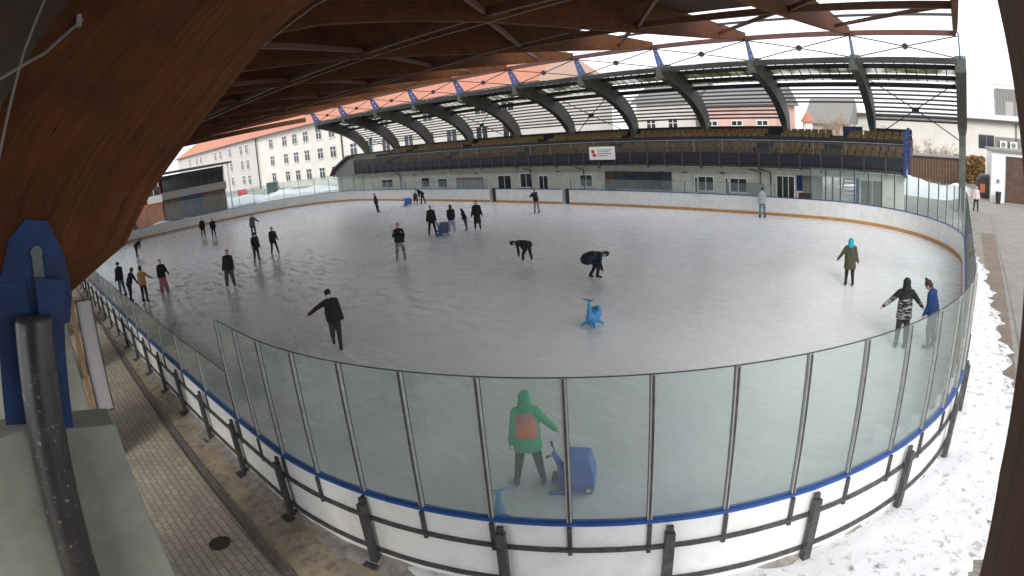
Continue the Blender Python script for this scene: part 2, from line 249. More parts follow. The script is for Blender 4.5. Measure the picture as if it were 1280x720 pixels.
# ------------------------------------------------------------------ geometry helpers
class MB:
    def __init__(s): s.v=[]; s.f=[]; s.m=[]; s.uv=[]
    def add(s, vs, fs, mi=0, uvs=None):
        b=len(s.v); s.v += [tuple(v) for v in vs]
        for k,f in enumerate(fs):
            s.f.append(tuple(b+i for i in f)); s.m.append(mi); s.uv.append(uvs[k] if uvs else None)
        return s
    def hexa(s, p, mi=0):   # 8 points: bottom 4 ccw, top 4 ccw
        return s.add(p, [(3,2,1,0),(4,5,6,7),(0,1,5,4),(1,2,6,5),(2,3,7,6),(3,0,4,7)], mi)
    def box(s, x0,x1,y0,y1,z0,z1, mi=0):
        if x0>x1: x0,x1=x1,x0
        if y0>y1: y0,y1=y1,y0
        if z0>z1: z0,z1=z1,z0
        return s.hexa([(x0,y0,z0),(x1,y0,z0),(x1,y1,z0),(x0,y1,z0),(x0,y0,z1),(x1,y0,z1),(x1,y1,z1),(x0,y1,z1)], mi)
    def bar(s, p, q, w, h, up=(0,0,1), mi=0):
        p=Vector(p); q=Vector(q); d=(q-p).normalized(); up=Vector(up)
        if abs(d.dot(up))>.98: up=Vector((0,1,0))
        x=d.cross(up).normalized()*w/2; z=x.cross(d).normalized()*h/2
        return s.hexa([p-x-z,p+x-z,q+x-z,q-x-z,p-x+z,p+x+z,q+x+z,q-x+z], mi)
    def tube(s, pts, r, n=8, mi=0, caps=True):
        pts=[Vector(p) for p in pts]; rs=r if isinstance(r,(list,tuple)) else [r]*len(pts)
        d0=(pts[1]-pts[0]).normalized(); a=Vector((0,0,1)) if abs(d0.z)<.9 else Vector((1,0,0))
        x=d0.cross(a).normalized(); vs=[]; fs=[]
        for i,p in enumerate(pts):
            d=(pts[min(i+1,len(pts)-1)]-pts[max(i-1,0)]).normalized()
            x=(x-d*x.dot(d)).normalized(); y=d.cross(x)
            for k in range(n): t=2*pi*k/n; vs.append(p+(x*cos(t)+y*sin(t))*rs[i])
        for i in range(len(pts)-1):
            for k in range(n): fs.append((i*n+k,i*n+(k+1)%n,(i+1)*n+(k+1)%n,(i+1)*n+k))
        if caps: fs.append(tuple(reversed(range(n)))); fs.append(tuple((len(pts)-1)*n+k for k in range(n)))
        return s.add(vs,fs,mi)
    def prism(s, poly, axis, a, b, mi=0):  # poly in the two other axes; extruded along axis a..b
        n=len(poly)
        def P(u,v,w): return {0:(w,u,v),1:(u,w,v),2:(u,v,w)}[axis]
        vs=[P(u,v,a) for u,v in poly]+[P(u,v,b) for u,v in poly]
        fs=[tuple(reversed(range(n))),tuple(range(n,2*n))]+[(i,(i+1)%n,n+(i+1)%n,n+i) for i in range(n)]
        return s.add(vs,fs,mi)
    def strip(s, rowa, rowb, t, mi=0):
        """solid sheet between two polylines, thickness t along local normal (approx +z/outwards)"""
        n=len(rowa); A=[Vector(p) for p in rowa]; B=[Vector(p) for p in rowb]; vs=[]
        for i in range(n):
            d=(A[min(i+1,n-1)]-A[max(i-1,0)]).cross(B[i]-A[i])
            nn=d.normalized()*t
            vs += [A[i],B[i],B[i]+nn,A[i]+nn]
        fs=[]
        for i in range(n-1):
            for k in range(4): fs.append((i*4+k,i*4+(k+1)%4,(i+1)*4+(k+1)%4,(i+1)*4+k))
        fs += [(3,2,1,0),tuple((n-1)*4+k for k in range(4))]
        return s.add(vs,fs,mi)
    def ell(s, c, r, mi=0, n=12, m=8, rot=None):
        c=Vector(c); vs=[]; fs=[]
        for j in range(1,m):
            for k in range(n):
                v=Vector((r[0]*sin(pi*j/m)*cos(2*pi*k/n), r[1]*sin(pi*j/m)*sin(2*pi*k/n), r[2]*cos(pi*j/m)))
                vs.append(c+(rot@v if rot else v))
        v=Vector((0,0,r[2])); vs.append(c+(rot@v if rot else v)); v=Vector((0,0,-r[2])); vs.append(c+(rot@v if rot else v))
        T=len(vs)-2; Bt=T+1
        for j in range(m-2):
            for k in range(n): fs.append((j*n+k,(j+1)*n+k,(j+1)*n+(k+1)%n,j*n+(k+1)%n))
        for k in range(n): fs.append((T,k,(k+1)%n)); fs.append((Bt,(m-2)*n+(k+1)%n,(m-2)*n+k))
        return s.add(vs,fs,mi)
    def cap(s, a, b, ra, rb, wx=1., xax=None, mi=0, n=12):
        """tapered capsule; wx widens along xax"""
        a=Vector(a); b=Vector(b); d=(b-a); Ln=d.length; d=d.normalized() if Ln>1e-6 else Vector((0,0,1))
        x=Vector(xax) if xax is not None else (d.cross(Vector((0,0,1))) if abs(d.z)<.95 else d.cross(Vector((0,1,0))))
        x=(x-d*x.dot(d)).normalized(); y=d.cross(x); rings=[]
        for t in (-80,-50,-20): rings.append((a+d*ra*sin(R(t)), ra*cos(R(t))))
        for t in (0,.5,1): rings.append((a.lerp(b,t), ra+(rb-ra)*t))
        for t in (20,50,80): rings.append((b+d*rb*sin(R(t)), rb*cos(R(t))))
        vs=[];fs=[]
        for p,r in rings:
            for k in range(n): th=2*pi*k/n; vs.append(p+x*cos(th)*r*wx+y*sin(th)*r)
        for i in range(len(rings)-1):
            for k in range(n): fs.append((i*n+k,i*n+(k+1)%n,(i+1)*n+(k+1)%n,(i+1)*n+k))
        fs.append(tuple(reversed(range(n)))); fs.append(tuple((len(rings)-1)*n+k for k in range(n)))
        return s.add(vs,fs,mi)
    def ecyl(s, a, b, ra, rb, wx, xax, mi=0, n=16):
        a=Vector(a); b=Vector(b); d=(b-a).normalized(); x=Vector(xax); x=(x-d*x.dot(d)).normalized(); y=d.cross(x); vs=[]
        for p,r in ((a,ra),(b,rb)):
            for k in range(n): th=2*pi*k/n; vs.append(p+x*cos(th)*r*wx+y*sin(th)*r)
        return s.add(vs,[(k,(k+1)%n,n+(k+1)%n,n+k) for k in range(n)]+[tuple(reversed(range(n))),tuple(range(n,2*n))],mi)
    def mesh(s, name, mats):
        me=bpy.data.meshes.new(name); me.from_pydata(s.v,[],s.f)
        for m in (mats if isinstance(mats,(list,tuple)) else [mats]): me.materials.append(m)
        me.polygons.foreach_set('material_index', s.m)
        if any(u is not None for u in s.uv):
            ul=me.uv_layers.new(name='UVMap')
            for p,u in zip(me.polygons,s.uv):
                for k,li in enumerate(p.loop_indices): ul.data[li].uv = u[k] if u else (0,0)
        bm=bmesh.new(); bm.from_mesh(me); bmesh.ops.recalc_face_normals(bm, faces=bm.faces); bm.to_mesh(me); bm.free()
        me.update(); return me
def link(name, me, parent=None):
    o=bpy.data.objects.new(name, me); COL.objects.link(o)
    if parent is not None: o.parent=parent
    return o
def build(mb, name, mats, parent=None, smooth=False, bevel=0.):
    me=mb.mesh(name, mats)
    if smooth:
        me.polygons.foreach_set('use_smooth',[True]*len(me.polygons))
    o=link(name, me, parent)
    if bevel>0:
        b=o.modifiers.new('bevel','BEVEL'); b.width=bevel; b.segments=2; b.limit_method='ANGLE'
    return o
def remeshed(mb, name, mats, parent=None, voxel=.02, smooth=3):
    me=mb.mesh(name+'_raw', mats); o=bpy.data.objects.new('tmp', me); COL.objects.link(o)
    r=o.modifiers.new('r','REMESH'); r.mode='VOXEL'; r.voxel_size=voxel; r.use_smooth_shade=True
    if smooth: s_=o.modifiers.new('s','SMOOTH'); s_.iterations=smooth; s_.factor=.5
    dg=bpy.context.evaluated_depsgraph_get(); dg.update()
    ne=bpy.data.meshes.new_from_object(o.evaluated_get(dg)); ne.name=name
    bpy.data.objects.remove(o); bpy.data.meshes.remove(me)
    if not ne.materials:
        ne.materials.append(mats if not isinstance(mats,(list,tuple)) else mats[0])
    ne.polygons.foreach_set('use_smooth',[True]*len(ne.polygons))
    return link(name, ne, parent)
def tag(o, label=None, cat=None, group=None, kind=None):
    if label: o['label']=label
    if cat: o['category']=cat
    if group: o['group']=group
    if kind: o['kind']=kind
    return o
def thing(name, label, cat, loc=(0,0,0), rz=0., group=None):
    o=bpy.data.objects.new(name,None); COL.objects.link(o); o.location=loc; o.rotation_euler=(0,0,rz); o.empty_display_size=.2
    return tag(o,label,cat,group)
def copy_tree(o, parent=None):
    c=o.copy(); COL.objects.link(c); c.parent=parent
    for ch in list(o.children): copy_tree(ch, c)
    return c
def struct(o): return tag(o, kind='structure')

# ------------------------------------------------------------------ rink outline
X0,Y0,RR,W,LL = .476,2.755,8.53,30.24,60.64
SX=-9.31
_n1 = (X0-RR)-SX; _arc=RR*pi/2; _e=W-2*RR; _f=LL-2*RR
SEG=[('l',_n1,(SX,Y0),(1,0)),('a',_arc,(X0-RR,Y0+RR),-pi/2),('l',_e,(X0,Y0+RR),(0,1)),('a',_arc,(X0-RR,Y0+W-RR),0.),
     ('l',_f,(X0-RR,Y0+W),(-1,0)),('a',_arc,(X0-LL+RR,Y0+W-RR),pi/2),('l',_e,(X0-LL,Y0+W-RR),(0,-1)),('a',_arc,(X0-LL+RR,Y0+RR),pi),
     ('l',SX-(X0-LL+RR),(X0-LL+RR,Y0),(1,0))]
PER=sum(s[1] for s in SEG)
S_A=_n1+_arc+_e+_arc            # far straight begins (X = -8.05)
S_B=S_A+_f                      # far straight ends
S_C=S_B+_arc+_e+_arc            # near straight begins
def path(s, off=0.):
    s%=PER
    for k,l,c,a in SEG:
        if s<=l:
            if k=='l':
                d=Vector((a[0],a[1])); nrm=Vector((d.y,-d.x)); p=Vector(c)+d*s
            else:
                t=a+s/RR; nrm=Vector((cos(t),sin(t))); p=Vector(c)+nrm*RR
            p=p+nrm*off; return p.x,p.y,nrm
        s-=l
    return path(0,off)
def ribbon(mb, s0, s1, d0, d1, z0, z1, step=.7, mi=0):
    n=max(2,int(abs(s1-s0)/step)+1); vs=[]; fs=[]
    for i in range(n+1):
        s=s0+(s1-s0)*i/n; a=path(s,d0); b=path(s,d1)
        vs += [(a[0],a[1],z0),(b[0],b[1],z0),(b[0],b[1],z1),(a[0],a[1],z1)]
    for i in range(n):
        for k in range(4): fs.append((i*4+k,i*4+(k+1)%4,(i+1)*4+(k+1)%4,(i+1)*4+k))
    fs += [(3,2,1,0),tuple(n*4+k for k in range(4))]
    mb.add(vs,fs,mi)
def post(mb, s, d0, d1, w, z0, z1, mi=0):
    x,y,nn=path(s,0); t=Vector((-nn.y,nn.x))*w/2
    a=Vector((x,y))+nn*d0; b=Vector((x,y))+nn*d1
    q=[a-t,b-t,b+t,a+t]
    mb.hexa([(p.x,p.y,z0) for p in q]+[(p.x,p.y,z1) for p in q], mi)

# ------------------------------------------------------------------ ground and ice
def ngon_sheet(name, pts, z, m):
    mb=MB(); mb.add([(x,y,z) for x,y in pts],[tuple(range(len(pts)))]); return build(mb,name,m)
g=ngon_sheet('ground', [(-900,-900),(900,-900),(900,900),(-900,900)], -.06, M['asphalt']); struct(g)
ice_pts=[path(PER*i/160,-.005)[:2] for i in range(160)]
mb=MB(); n=len(ice_pts)
mb.add([(x,y,0) for x,y in ice_pts]+[(x,y,-.055) for x,y in ice_pts],[tuple(range(n)),tuple(reversed(range(n,2*n)))]+[(i,(i+1)%n,n+(i+1)%n,n+i) for i in range(n)])
struct(build(mb,'ice',M['ice']))
struct(ngon_sheet('pavement',[(-75,-6),(.9,-6),(.9,1.55),(-8,1.86),(-24.9,2.26),(-75,2.3)],-.05,M['paver']))
mb=MB(); mb.add([(.9,1.5,-.042),(.9,1.66,-.042),(-8,1.99,-.042),(-24.9,2.37,-.042),(-70,2.42,-.042),(-70,2.26,-.042),(-24.9,2.22,-.042),(-8,1.84,-.042)],[(0,1,2,7),(7,2,3,6),(6,3,4,5)])
o=build(mb,'drain_channel',M['drain']); struct(o)
mb=MB()
for a,b in (((-8,1.84),(-24.9,2.22)),((-8,1.99),(-24.9,2.37)),((.9,1.5),(-8,1.84)),((.9,1.66),(-8,1.99))):
    mb.bar((a[0],a[1],-.032),(b[0],b[1],-.032),.022,.016)
struct(build(mb,'drain_edging',M['cable']))
struct(ngon_sheet('gravel_strip',[(.3,1.6),(.3,2.9),(-70,2.9),(-70,2.3),(-24.9,2.30),(-8,1.92)],-.046,M['gravel']))
# raised dirty ice lip along the boards, near side
mb=MB(); vs=[];fs=[]; NS=150
for i in range(NS+1):
    s=-40+(40+_n1+9)*i/NS
    for j in range(5):
        d=.03+.24*j/4*(1+.35*sin(s*2.3)+.25*sin(s*5.1)); x,y,_=path(s,d)
        z=-.04+.07*(1-j/4)**1.5*(1+.4*sin(s*3.7+j)) if j<4 else -.05
        vs.append((x,y,z))
for i in range(NS):
    for j in range(4): a=i*5+j; fs.append((a,a+1,a+6,a+5))
mb.add(vs,fs); o=build(mb,'dirty_ice_edge',mat('grey_slush',(.30,.28,.255),.5,noise=.35,nscale=6,bump=.6,bscale=20,dirt=(.2,.17,.14),dscale=7,damt=.8),smooth=True); tag(o,kind='stuff')
# snow bands on the right
def snow_sheet(name, s0, s1, wfun, zc, m, seed, nj=22, step=.16):
    rnd=random.Random(seed); vs=[];fs=[]; ni=int((s1-s0)/step)
    from mathutils import noise as nz
    for i in range(ni+1):
        s=s0+(s1-s0)*i/ni; w=wfun(s)
        w*=1+.12*nz.noise(Vector((s*.9,seed,0)))+.12*nz.noise(Vector((s*3.1,seed,2)))+.10*nz.noise(Vector((s*9,seed,4)))
        for j in range(nj+1):
            t=j/nj; x,y,_=path(s,.04+w*t)
            h=zc*(1-t**3)*(.65+.5*nz.noise(Vector((x*1.4,y*1.4,seed)))+.22*nz.noise(Vector((x*4,y*4,seed)))+.10*nz.noise(Vector((x*11,y*11,seed))))
            vs.append((x,y,-.055+max(h,.002)+.012*(t<1)-.0*(j==nj)))
    for i in range(ni):
        for j in range(nj): a=i*(nj+1)+j; fs.append((a,a+1,a+nj+2,a+nj+1))
    mb=MB(); mb.add(vs,fs); return build(mb,name,m,smooth=True)
def wf(s):
    if s<8: return .08+1.15*max(0,s-4)/4
    return min(1.6, 1.25+.08*(s-4.5)) if s<_n1+_arc-2 else max(.85,1.35-.035*(s-12))
tag(snow_sheet('snow', 4.0, _n1+_arc+_e+10, wf, .085, M['snow'], 3), kind='stuff')
# melting slush fringe beyond the snow
def slush_mat():
    m = snow_mat('slush_fringe', (.20,.15,.11), hi=.50); return m
mb=MB(); vs=[];fs=[]; n_=120
for i in range(n_+1):
    s=5+(_n1+_arc+_e+4)*i/n_; a=path(s,.3); w=wf(s)*1.22*(1+.10*sin(s*2.1)+.08*sin(s*5.7)+.06*sin(s*13.1)); b_=path(s,w)
    vs += [(a[0],a[1],-.0405),(b_[0],b_[1],-.0405)]
for i in range(n_): fs.append((i*2,i*2+1,i*2+3,i*2+2))
mb.add(vs,fs); tag(build(mb,'slush',slush_mat()),kind='stuff')
# right side paths
struct(ngon_sheet('path',[(.9,-6),(12,-6),(12,70),(-12,70),(-12,38),(1.2,38)],-.05,M['paver_grey']))
struct(ngon_sheet('brick_edging',[(1.32,6),(1.86,6),(2.4,34),(1.6,34)],-.045,M['brick_strip']))
struct(ngon_sheet('path_kerb',[(2.1,6),(2.16,6),(2.6,42),(2.54,42)],-.044,M['drain']))

# manhole
o=thing('manhole_cover','round rusty iron manhole cover set in the beige pavers','manhole cover',(-7.78,1.37,-.045))
mb=MB(); mb.tube([(0,0,0),(0,0,.012)],.15,28); build(mb,'cover',M['manhole'],o)
mb=MB()
for k in range(28):
    a=2*pi*k/28; b=2*pi*(k+1)/28
    mb.hexa([(.155*cos(a),.155*sin(a),-.003),(.175*cos(a),.175*sin(a),-.003),(.175*cos(b),.175*sin(b),-.003),(.155*cos(b),.155*sin(b),-.003),(.155*cos(a),.155*sin(a),.010),(.175*cos(a),.175*sin(a),.010),(.175*cos(b),.175*sin(b),.010),(.155*cos(b),.155*sin(b),.010)])
build(mb,'rim',M['downpipe'],o)

# ------------------------------------------------------------------ boards
HB=1.086
boards=thing('rink_boards','white dasher board ring around the ice with yellow kick strip and blue rail','rink boards')
def far_s(x): return S_A+((X0-RR)-x)
gates=[(far_s(-25.45),far_s(-26.1)),(far_s(-32.65),far_s(-33.4))]
runs=[]; a=0
for g0,g1 in gates: runs.append((a,g0)); a=g1
runs.append((a,PER))
for a,b in runs:
    n=max(1,round((b-a)/2.05))
    for i in range(n):
        mb=MB(); ribbon(mb,a+(b-a)*i/n+.004,a+(b-a)*(i+1)/n-.004,0,.045,.0,HB-.05); build(mb,'board_panel',M['white_board'],boards)
mb=MB()
for a,b in runs: ribbon(mb,a,b,.0455,.052,.0,HB-.05)
build(mb,'backing_sheet',M['white_board'],boards)
mb=MB()
for a,b in runs: ribbon(mb,a,b,-.018,-.002,.012,.17)
build(mb,'kick_plate',M['kick'],boards)

mb=MB()
for a,b in runs: ribbon(mb,a,b,-.02,.075,HB-.04,HB,.4)
build(mb,'top_rail',M['blue_rail'],boards)
def outside(mbx,d0,d1,z0,z1): ribbon(mbx,-45,_n1+_arc+_e,d0,d1,z0,z1,.4)
mb=MB(); outside(mb,.055,.10,.675,.722); build(mb,'middle_rail',M['dark_steel'],boards)
mb=MB(); outside(mb,.055,.10,.14,.187); build(mb,'bottom_rail',M['dark_steel'],boards)
s_post=SX*0+(-5.9-(-9.31))  # a post near x=-5.85 on the near corner
for i in range(-22,17):
    s=3.55+1.87*i
    mb=MB(); post(mb,s,.10,.19,.115,-.02,.95); post(mb,s,.10,.15,.08,.95,1.03); post(mb,s,.08,.30,.24,-.045,-.02)
    x,y,nn=path(s); 
    build(mb,'support_post',M['dark_steel'],boards,bevel=.008)
for k,(a,b) in enumerate(gates):
    g_=MB(); ribbon(g_,a+.02,b-.02,.35,.40,0,HB); build(g_,'gate_leaf',M['downpipe'],boards)
    for q_ in (a-.02,b+.02):
        g_=MB(); post(g_,q_,-.01,.1,.06,0,HB+.02); build(g_,'gate_post',M['window_frame'],boards)

def barrier(s0, s1, sp, h, label, group=None, wide=.055, bracket=True):
    t=thing('glass_barrier',label,'glass barrier')
    n=round((s1-s0)/sp); sp=(s1-s0)/n
    for i in range(n+1):
        s=s0+sp*i; mb=MB()
        post(mb,s,.005,.012,wide*1.25,HB,HB+h,1); post(mb,s,.016,.055,wide,HB-.01,HB+h,0); post(mb,s,.0555,.062,wide*.45,HB,HB+h,1)
        if bracket: post(mb,s,.052,.085,.05,.62,HB-.06,1)
        build(mb,'stanchion',[M['stanchion'],M['dark_steel']],t)
    for i in range(n):
        mb=MB(); ribbon(mb,s0+sp*i+.025,s0+sp*(i+1)-.025,.0125,.0155,HB,HB+h-.004,.5); build(mb,'glass_pane',M['glass'],t)
    mb=MB(); ribbon(mb,s0-.02,s1+.02,.008,.024,HB+h-.003,HB+h+.006,.4); build(mb,'top_trim',M['downpipe'],t)
    return t
barrier(0,S_A+.3,.875,1.757,'tall glass barrier on the boards around the near right end of the rink')
barrier(S_C+3.5,PER-.04,1.75,.815,'low glass barrier on the near long side boards beside the pavers',wide=.04)
barrier(S_B-.3,S_C+1,1.75,1.757,'tall glass barrier on the boards around the far left end of the rink',wide=.03,bracket=False)
barrier(S_A+2.5,far_s(-25.3),2.9,.7,'low glass barrier on the far boards right of the open gates',wide=.03,bracket=False)
barrier(far_s(-33.6),S_B-2,2.6,.7,'low glass barrier on the far boards left of the open gates',wide=.03,bracket=False)

# ------------------------------------------------------------------ canopy
SP=6.436; XK=[.451-SP*(10-k) for k in range(11)]; XK[10]=.32
soff=[(.21,4.32),(.94,4.67),(1.02,4.77),(1.16,4.95),(1.32,5.14),(1.57,5.38),(1.86,5.66),(2.11,5.9),(2.41,6.2),(2.72,6.52),(3.03,6.79),(3.45,7.05),(4.2,7.48),(5.0,7.84),(5.9,8.12),(7.1,8.33),(9.5,8.49),(12.4,8.64),(16,8.80),(18.5,8.93),(21.3,9.13),(25,9.42),(28.5,9.72),(31,9.98),(33,10.22),(34.3,10.4)]
extr=[(-.5,4.50),(-.55,4.9),(-.52,5.3),(-.42,5.6),(-.3,5.85),(-.12,6.2),(.1,6.5),(.3,6.75),(.6,7.1),(.95,7.45),(1.3,7.8),(1.8,8.2),(2.5,8.65),(3.4,9.05),(4.5,9.4),(6.2,9.75),(9.2,10.0),(12.4,10.2),(16,10.38),(18.5,10.48),(21.3,10.56),(25,10.66),(28.5,10.72),(31,10.75),(33,10.76),(34.3,10.77)]
def rib_mesh():
    mb=MB(); n=len(soff); hw=.11; vs=[];fs=[];uvs=[]; L=[0]
    for i in range(1,n): L.append(L[-1]+math.dist(soff[i],soff[i-1]))
    for (a,b) in zip(soff,extr): vs += [(-hw,a[0],a[1]),(hw,a[0],a[1]),(hw,b[0],b[1]),(-hw,b[0],b[1])]
    for i in range(n-1):
        da=math.dist(soff[i],extr[i]); db=math.dist(soff[i+1],extr[i+1])
        for k in range(4):
            fs.append((i*4+k,i*4+(k+1)%4,(i+1)*4+(k+1)%4,(i+1)*4+k))
            # v measured from the soffit so the laminations follow it
            vv={0:(0,.2),1:(0,1),2:(da,da),3:(1,0)}[k]
            if k==1: u=[(L[i],0),(L[i],da),(L[i+1],db),(L[i+1],0)]
            elif k==3: u=[(L[i],da),(L[i],0),(L[i+1],0),(L[i+1],db)]
            elif k==0: u=[(L[i],5),(L[i],5.04),(L[i+1],5.04),(L[i+1],5)]
            else: u=[(L[i],6),(L[i],6.03),(L[i+1],6.03),(L[i+1],6)]
            uvs.append(u)
    fs += [(3,2,1,0),tuple((n-1)*4+k for k in range(4))]; uvs += [[(0,0)]*4]*2
    mb.add(vs,fs,0,uvs); return mb
def make_rib():
    t=thing('timber_rib','','timber beam')
    build(rib_mesh(),'glulam_beam',M['glulam'],t,bevel=.01)
    # blue shoe: two cheek plates on either side of the beam with a fork below
    sh=thing('shoe',None,None); sh.parent=t
    for sx in (1,-1):
        mb=MB(); x0=.112*sx; x1=.135*sx
        mb.prism([(-.22,4.98),(-.02,5.12),(.20,5.05),(.30,4.72),(.30,4.35),(.22,4.10),(-.30,4.10),(-.40,4.62)],0,x0,x1)
        o=build(mb,'cheek_plate',M['blue_steel'],sh,bevel=.004)
    mb=MB(); mb.tube([(-.165,.03,4.80),(.165,.03,4.80)],.062,20); build(mb,'hinge_pin',M['grey_steel'],sh,smooth=False)
    mb=MB(); mb.prism([(-.02,4.80),(.08,4.80),(.03,4.05),(-.10,4.05)],0,.137,.155); build(mb,'tie_bar',M['grey_steel'],sh)
    # legs of the fork
    mb=MB(); mb.prism([(-.40,4.62),(-.14,4.60),(-.16,4.22),(-.36,3.66),(-.50,3.30),(-.74,3.36),(-.55,4.1)],0,.10,.145)
    build(mb,'outer_leg',M['blue_steel'],t,bevel=.004)
    mb=MB(); mb.prism([(.25,4.5),(-.03,4.6),(-.10,4.1),(-.2,3.4),(-.36,2.55),(-.20,2.50),(-.07,3.1),(.10,3.9)],0,.20,.24)
    build(mb,'inner_leg',M['blue_steel'],t,bevel=.004)
    mb=MB(); mb.tube([(.30,-.13,4.28),(.30,-.145,4.22),(.335,-.36,3.1),(.375,-.60,1.8),(.42,-.88,.0)],[.17,.19,.20,.20,.20],24)
    o=build(mb,'strut_pipe',M['pipe'],t,smooth=True)
    return t
rib=make_rib()
RG='curved timber roof ribs side by side'
for k in range(10,-1,-1):
    r_=rib if k==10 else copy_tree(rib)
    r_.location=(XK[k],0,0)
    r_['group']=RG; r_['category']='timber beam'
    r_['label']={10:'curved timber rib at the right edge of the photo, nearest the camera',9:'huge dark timber rib with blue shoe filling the left of the photo'}.get(k,'curved brown timber rib behind the nearest one, spanning above the ice')
    if k==10: r_.location.x=.26
# piers
def make_pier():
    mb=MB(); mb.prism([(-5,-.06),(.37,-.06),(.37,3.06),(-.3,3.22),(-.48,3.30),(-5,3.36)],0,-.28,.28)
    p=tag(build(mb,'concrete_pier',M['concrete'],None,bevel=.02),None,'concrete pier'); return p
pier=make_pier()
for k in range(9,-1,-1):
    p=pier if k==9 else copy_tree(pier)
    p.location=(XK[k],0,0)
    p['group']='concrete piers under the timber ribs'; p['category']='concrete pier'
    p['label']='grey green concrete pier at bottom left under the blue shoe' if k==9 else ('concrete pier behind the black strut, next to the pale board' if k==8 else 'concrete pier further along the beige pavers, under a timber rib')
# pale board on the next pier
o=thing('notice_board','tall narrow pale board in a brown frame beside the pavers','board')
X8=XK[8]+.32
def q4(x,pts): return [(x,y,z) for y,z in pts]
mb=MB(); pts=[(.50,1.05),(.86,1.02),(.985,3.26),(.66,3.30)]
mb.hexa([(X8,*pts[0]),(X8+.03,*pts[0]),(X8+.03,*pts[1]),(X8,*pts[1]),(X8,*pts[3]),(X8+.03,*pts[3]),(X8+.03,*pts[2]),(X8,*pts[2])]); build(mb,'panel',M['lilac_panel'],o)
mb=MB()
for a,b in ((0,1),(1,2),(2,3),(3,0)):
    p,q=pts[a],pts[b]; mb.bar((X8+.03,*p),(X8+.03,*q),.025,.05,up=(1,0,0))
build(mb,'frame',M['downpipe'],o)
mb=MB(); mb.bar((X8,.36,.0),(X8,.555,3.4),.09,.16,up=(1,0,0)); build(mb,'post',M['wood_frame'],o)

# roof: deck, purlins, diagonal braces, edge beam, cables
roof=thing('canopy_roof','dark timber roof deck with purlins and braces above the ribs','roof')
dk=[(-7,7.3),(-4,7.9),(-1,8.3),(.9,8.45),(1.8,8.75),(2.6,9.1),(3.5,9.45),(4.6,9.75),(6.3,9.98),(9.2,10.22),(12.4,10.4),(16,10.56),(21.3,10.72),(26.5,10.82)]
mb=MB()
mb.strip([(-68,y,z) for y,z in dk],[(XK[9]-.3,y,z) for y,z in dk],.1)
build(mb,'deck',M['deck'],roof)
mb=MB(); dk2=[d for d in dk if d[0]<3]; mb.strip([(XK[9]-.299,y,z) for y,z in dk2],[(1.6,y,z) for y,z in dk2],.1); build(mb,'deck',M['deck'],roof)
mb=MB(); dk3=[d for d in dk if d[0]>2.5]; mb.strip([(XK[9]-.298,y,z) for y,z in dk3],[(1.2,y,z) for y,z in dk3],.04); build(mb,'translucent_deck',M['poly'],roof)
mb=MB()
for i in range(11):
    x=XK[9]-.2+i*.66
    for a,b in zip(dk3[:-1],dk3[1:]): mb.bar((x,a[0],a[1]-.03),(x,b[0],b[1]-.03),.05,.06)
build(mb,'deck_batten',M['brace'],roof)
def soff_z(y):
    for a,b in zip(soff[:-1],soff[1:]):
        if a[0]<=y<=b[0]: return a[1]+(b[1]-a[1])*(y-a[0])/(b[0]-a[0])
    return 10
PY=[4.6,12.6,21.4]
for k in range(0,10):
    xa,xb=XK[k]+.11,XK[k+1]-.11
    for y in PY:
        mb=MB(); z=soff_z(y)+.28; mb.box(xa,xb,y-.09,y+.09,z-.13,z+.13); build(mb,'purlin',M['brace'],roof)
    for y1,y0 in ((30.2,21.4),(21.4,12.6),(12.6,4.6)):
        mb=MB(); mb.bar((xa,y1,soff_z(y1)+.3),(xb,y0,soff_z(y0)+.3),.12,.16); build(mb,'diagonal_brace',M['brace'],roof)
mb=MB(); mb.bar((-65.2,2.5,7.2),(-65.2,12,8.3),.2,.5); mb.bar((-65.21,11.9,8.3),(-65.21,34.4,9.75),.2,.55); build(mb,'end_beam',M['brace'],roof)
mb=MB(); mb.box(-65,XK[10],34.2,34.42,10.28,10.56); build(mb,'edge_beam',M['edge_beam'],roof)
mb=MB(); mb.box(-65,XK[10],30.1,30.24,10.62,10.74); build(mb,'upper_beam',M['purlin'],roof)
for pts,r in (([(-40,11.5,8.3),(-20.3,11.5,8.32),(-11.3,11.5,8.3),(-6,11.5,8.45)],.014),([(-45,17.8,8.3),(-23.9,17.1,8.32),(-12.6,17,8.7)],.014),([(-13,5.9,8.0),(-10.2,5.8,8.2),(-5.9,5.75,8.1)],.014),
    ([(-5.83,.7,6.85),(-5.5,.3,6.5),(-4.9,-.3,6.15)],.016),([(-5.4,.7,7.9),(-5.3,.1,6.5),(-5.2,-.2,5.6)],.013)):
    mb=MB(); mb.tube(pts,r,6); build(mb,'tie_cable',M['cable'],roof)
mb=MB(); mb.box(-5.87,-5.78,.64,.69,6.78,6.9); build(mb,'cable_anchor',M['cable'],roof)
# unseen wall added beside the camera to keep light off the left rib
hw=thing('added_shade_wall','unseen dark wall added beside the camera to block light','wall')
mb=MB(); mb.box(.55,.7,-8,-.25,-.06,8.6); build(mb,'sheet',M['deck'],hw)

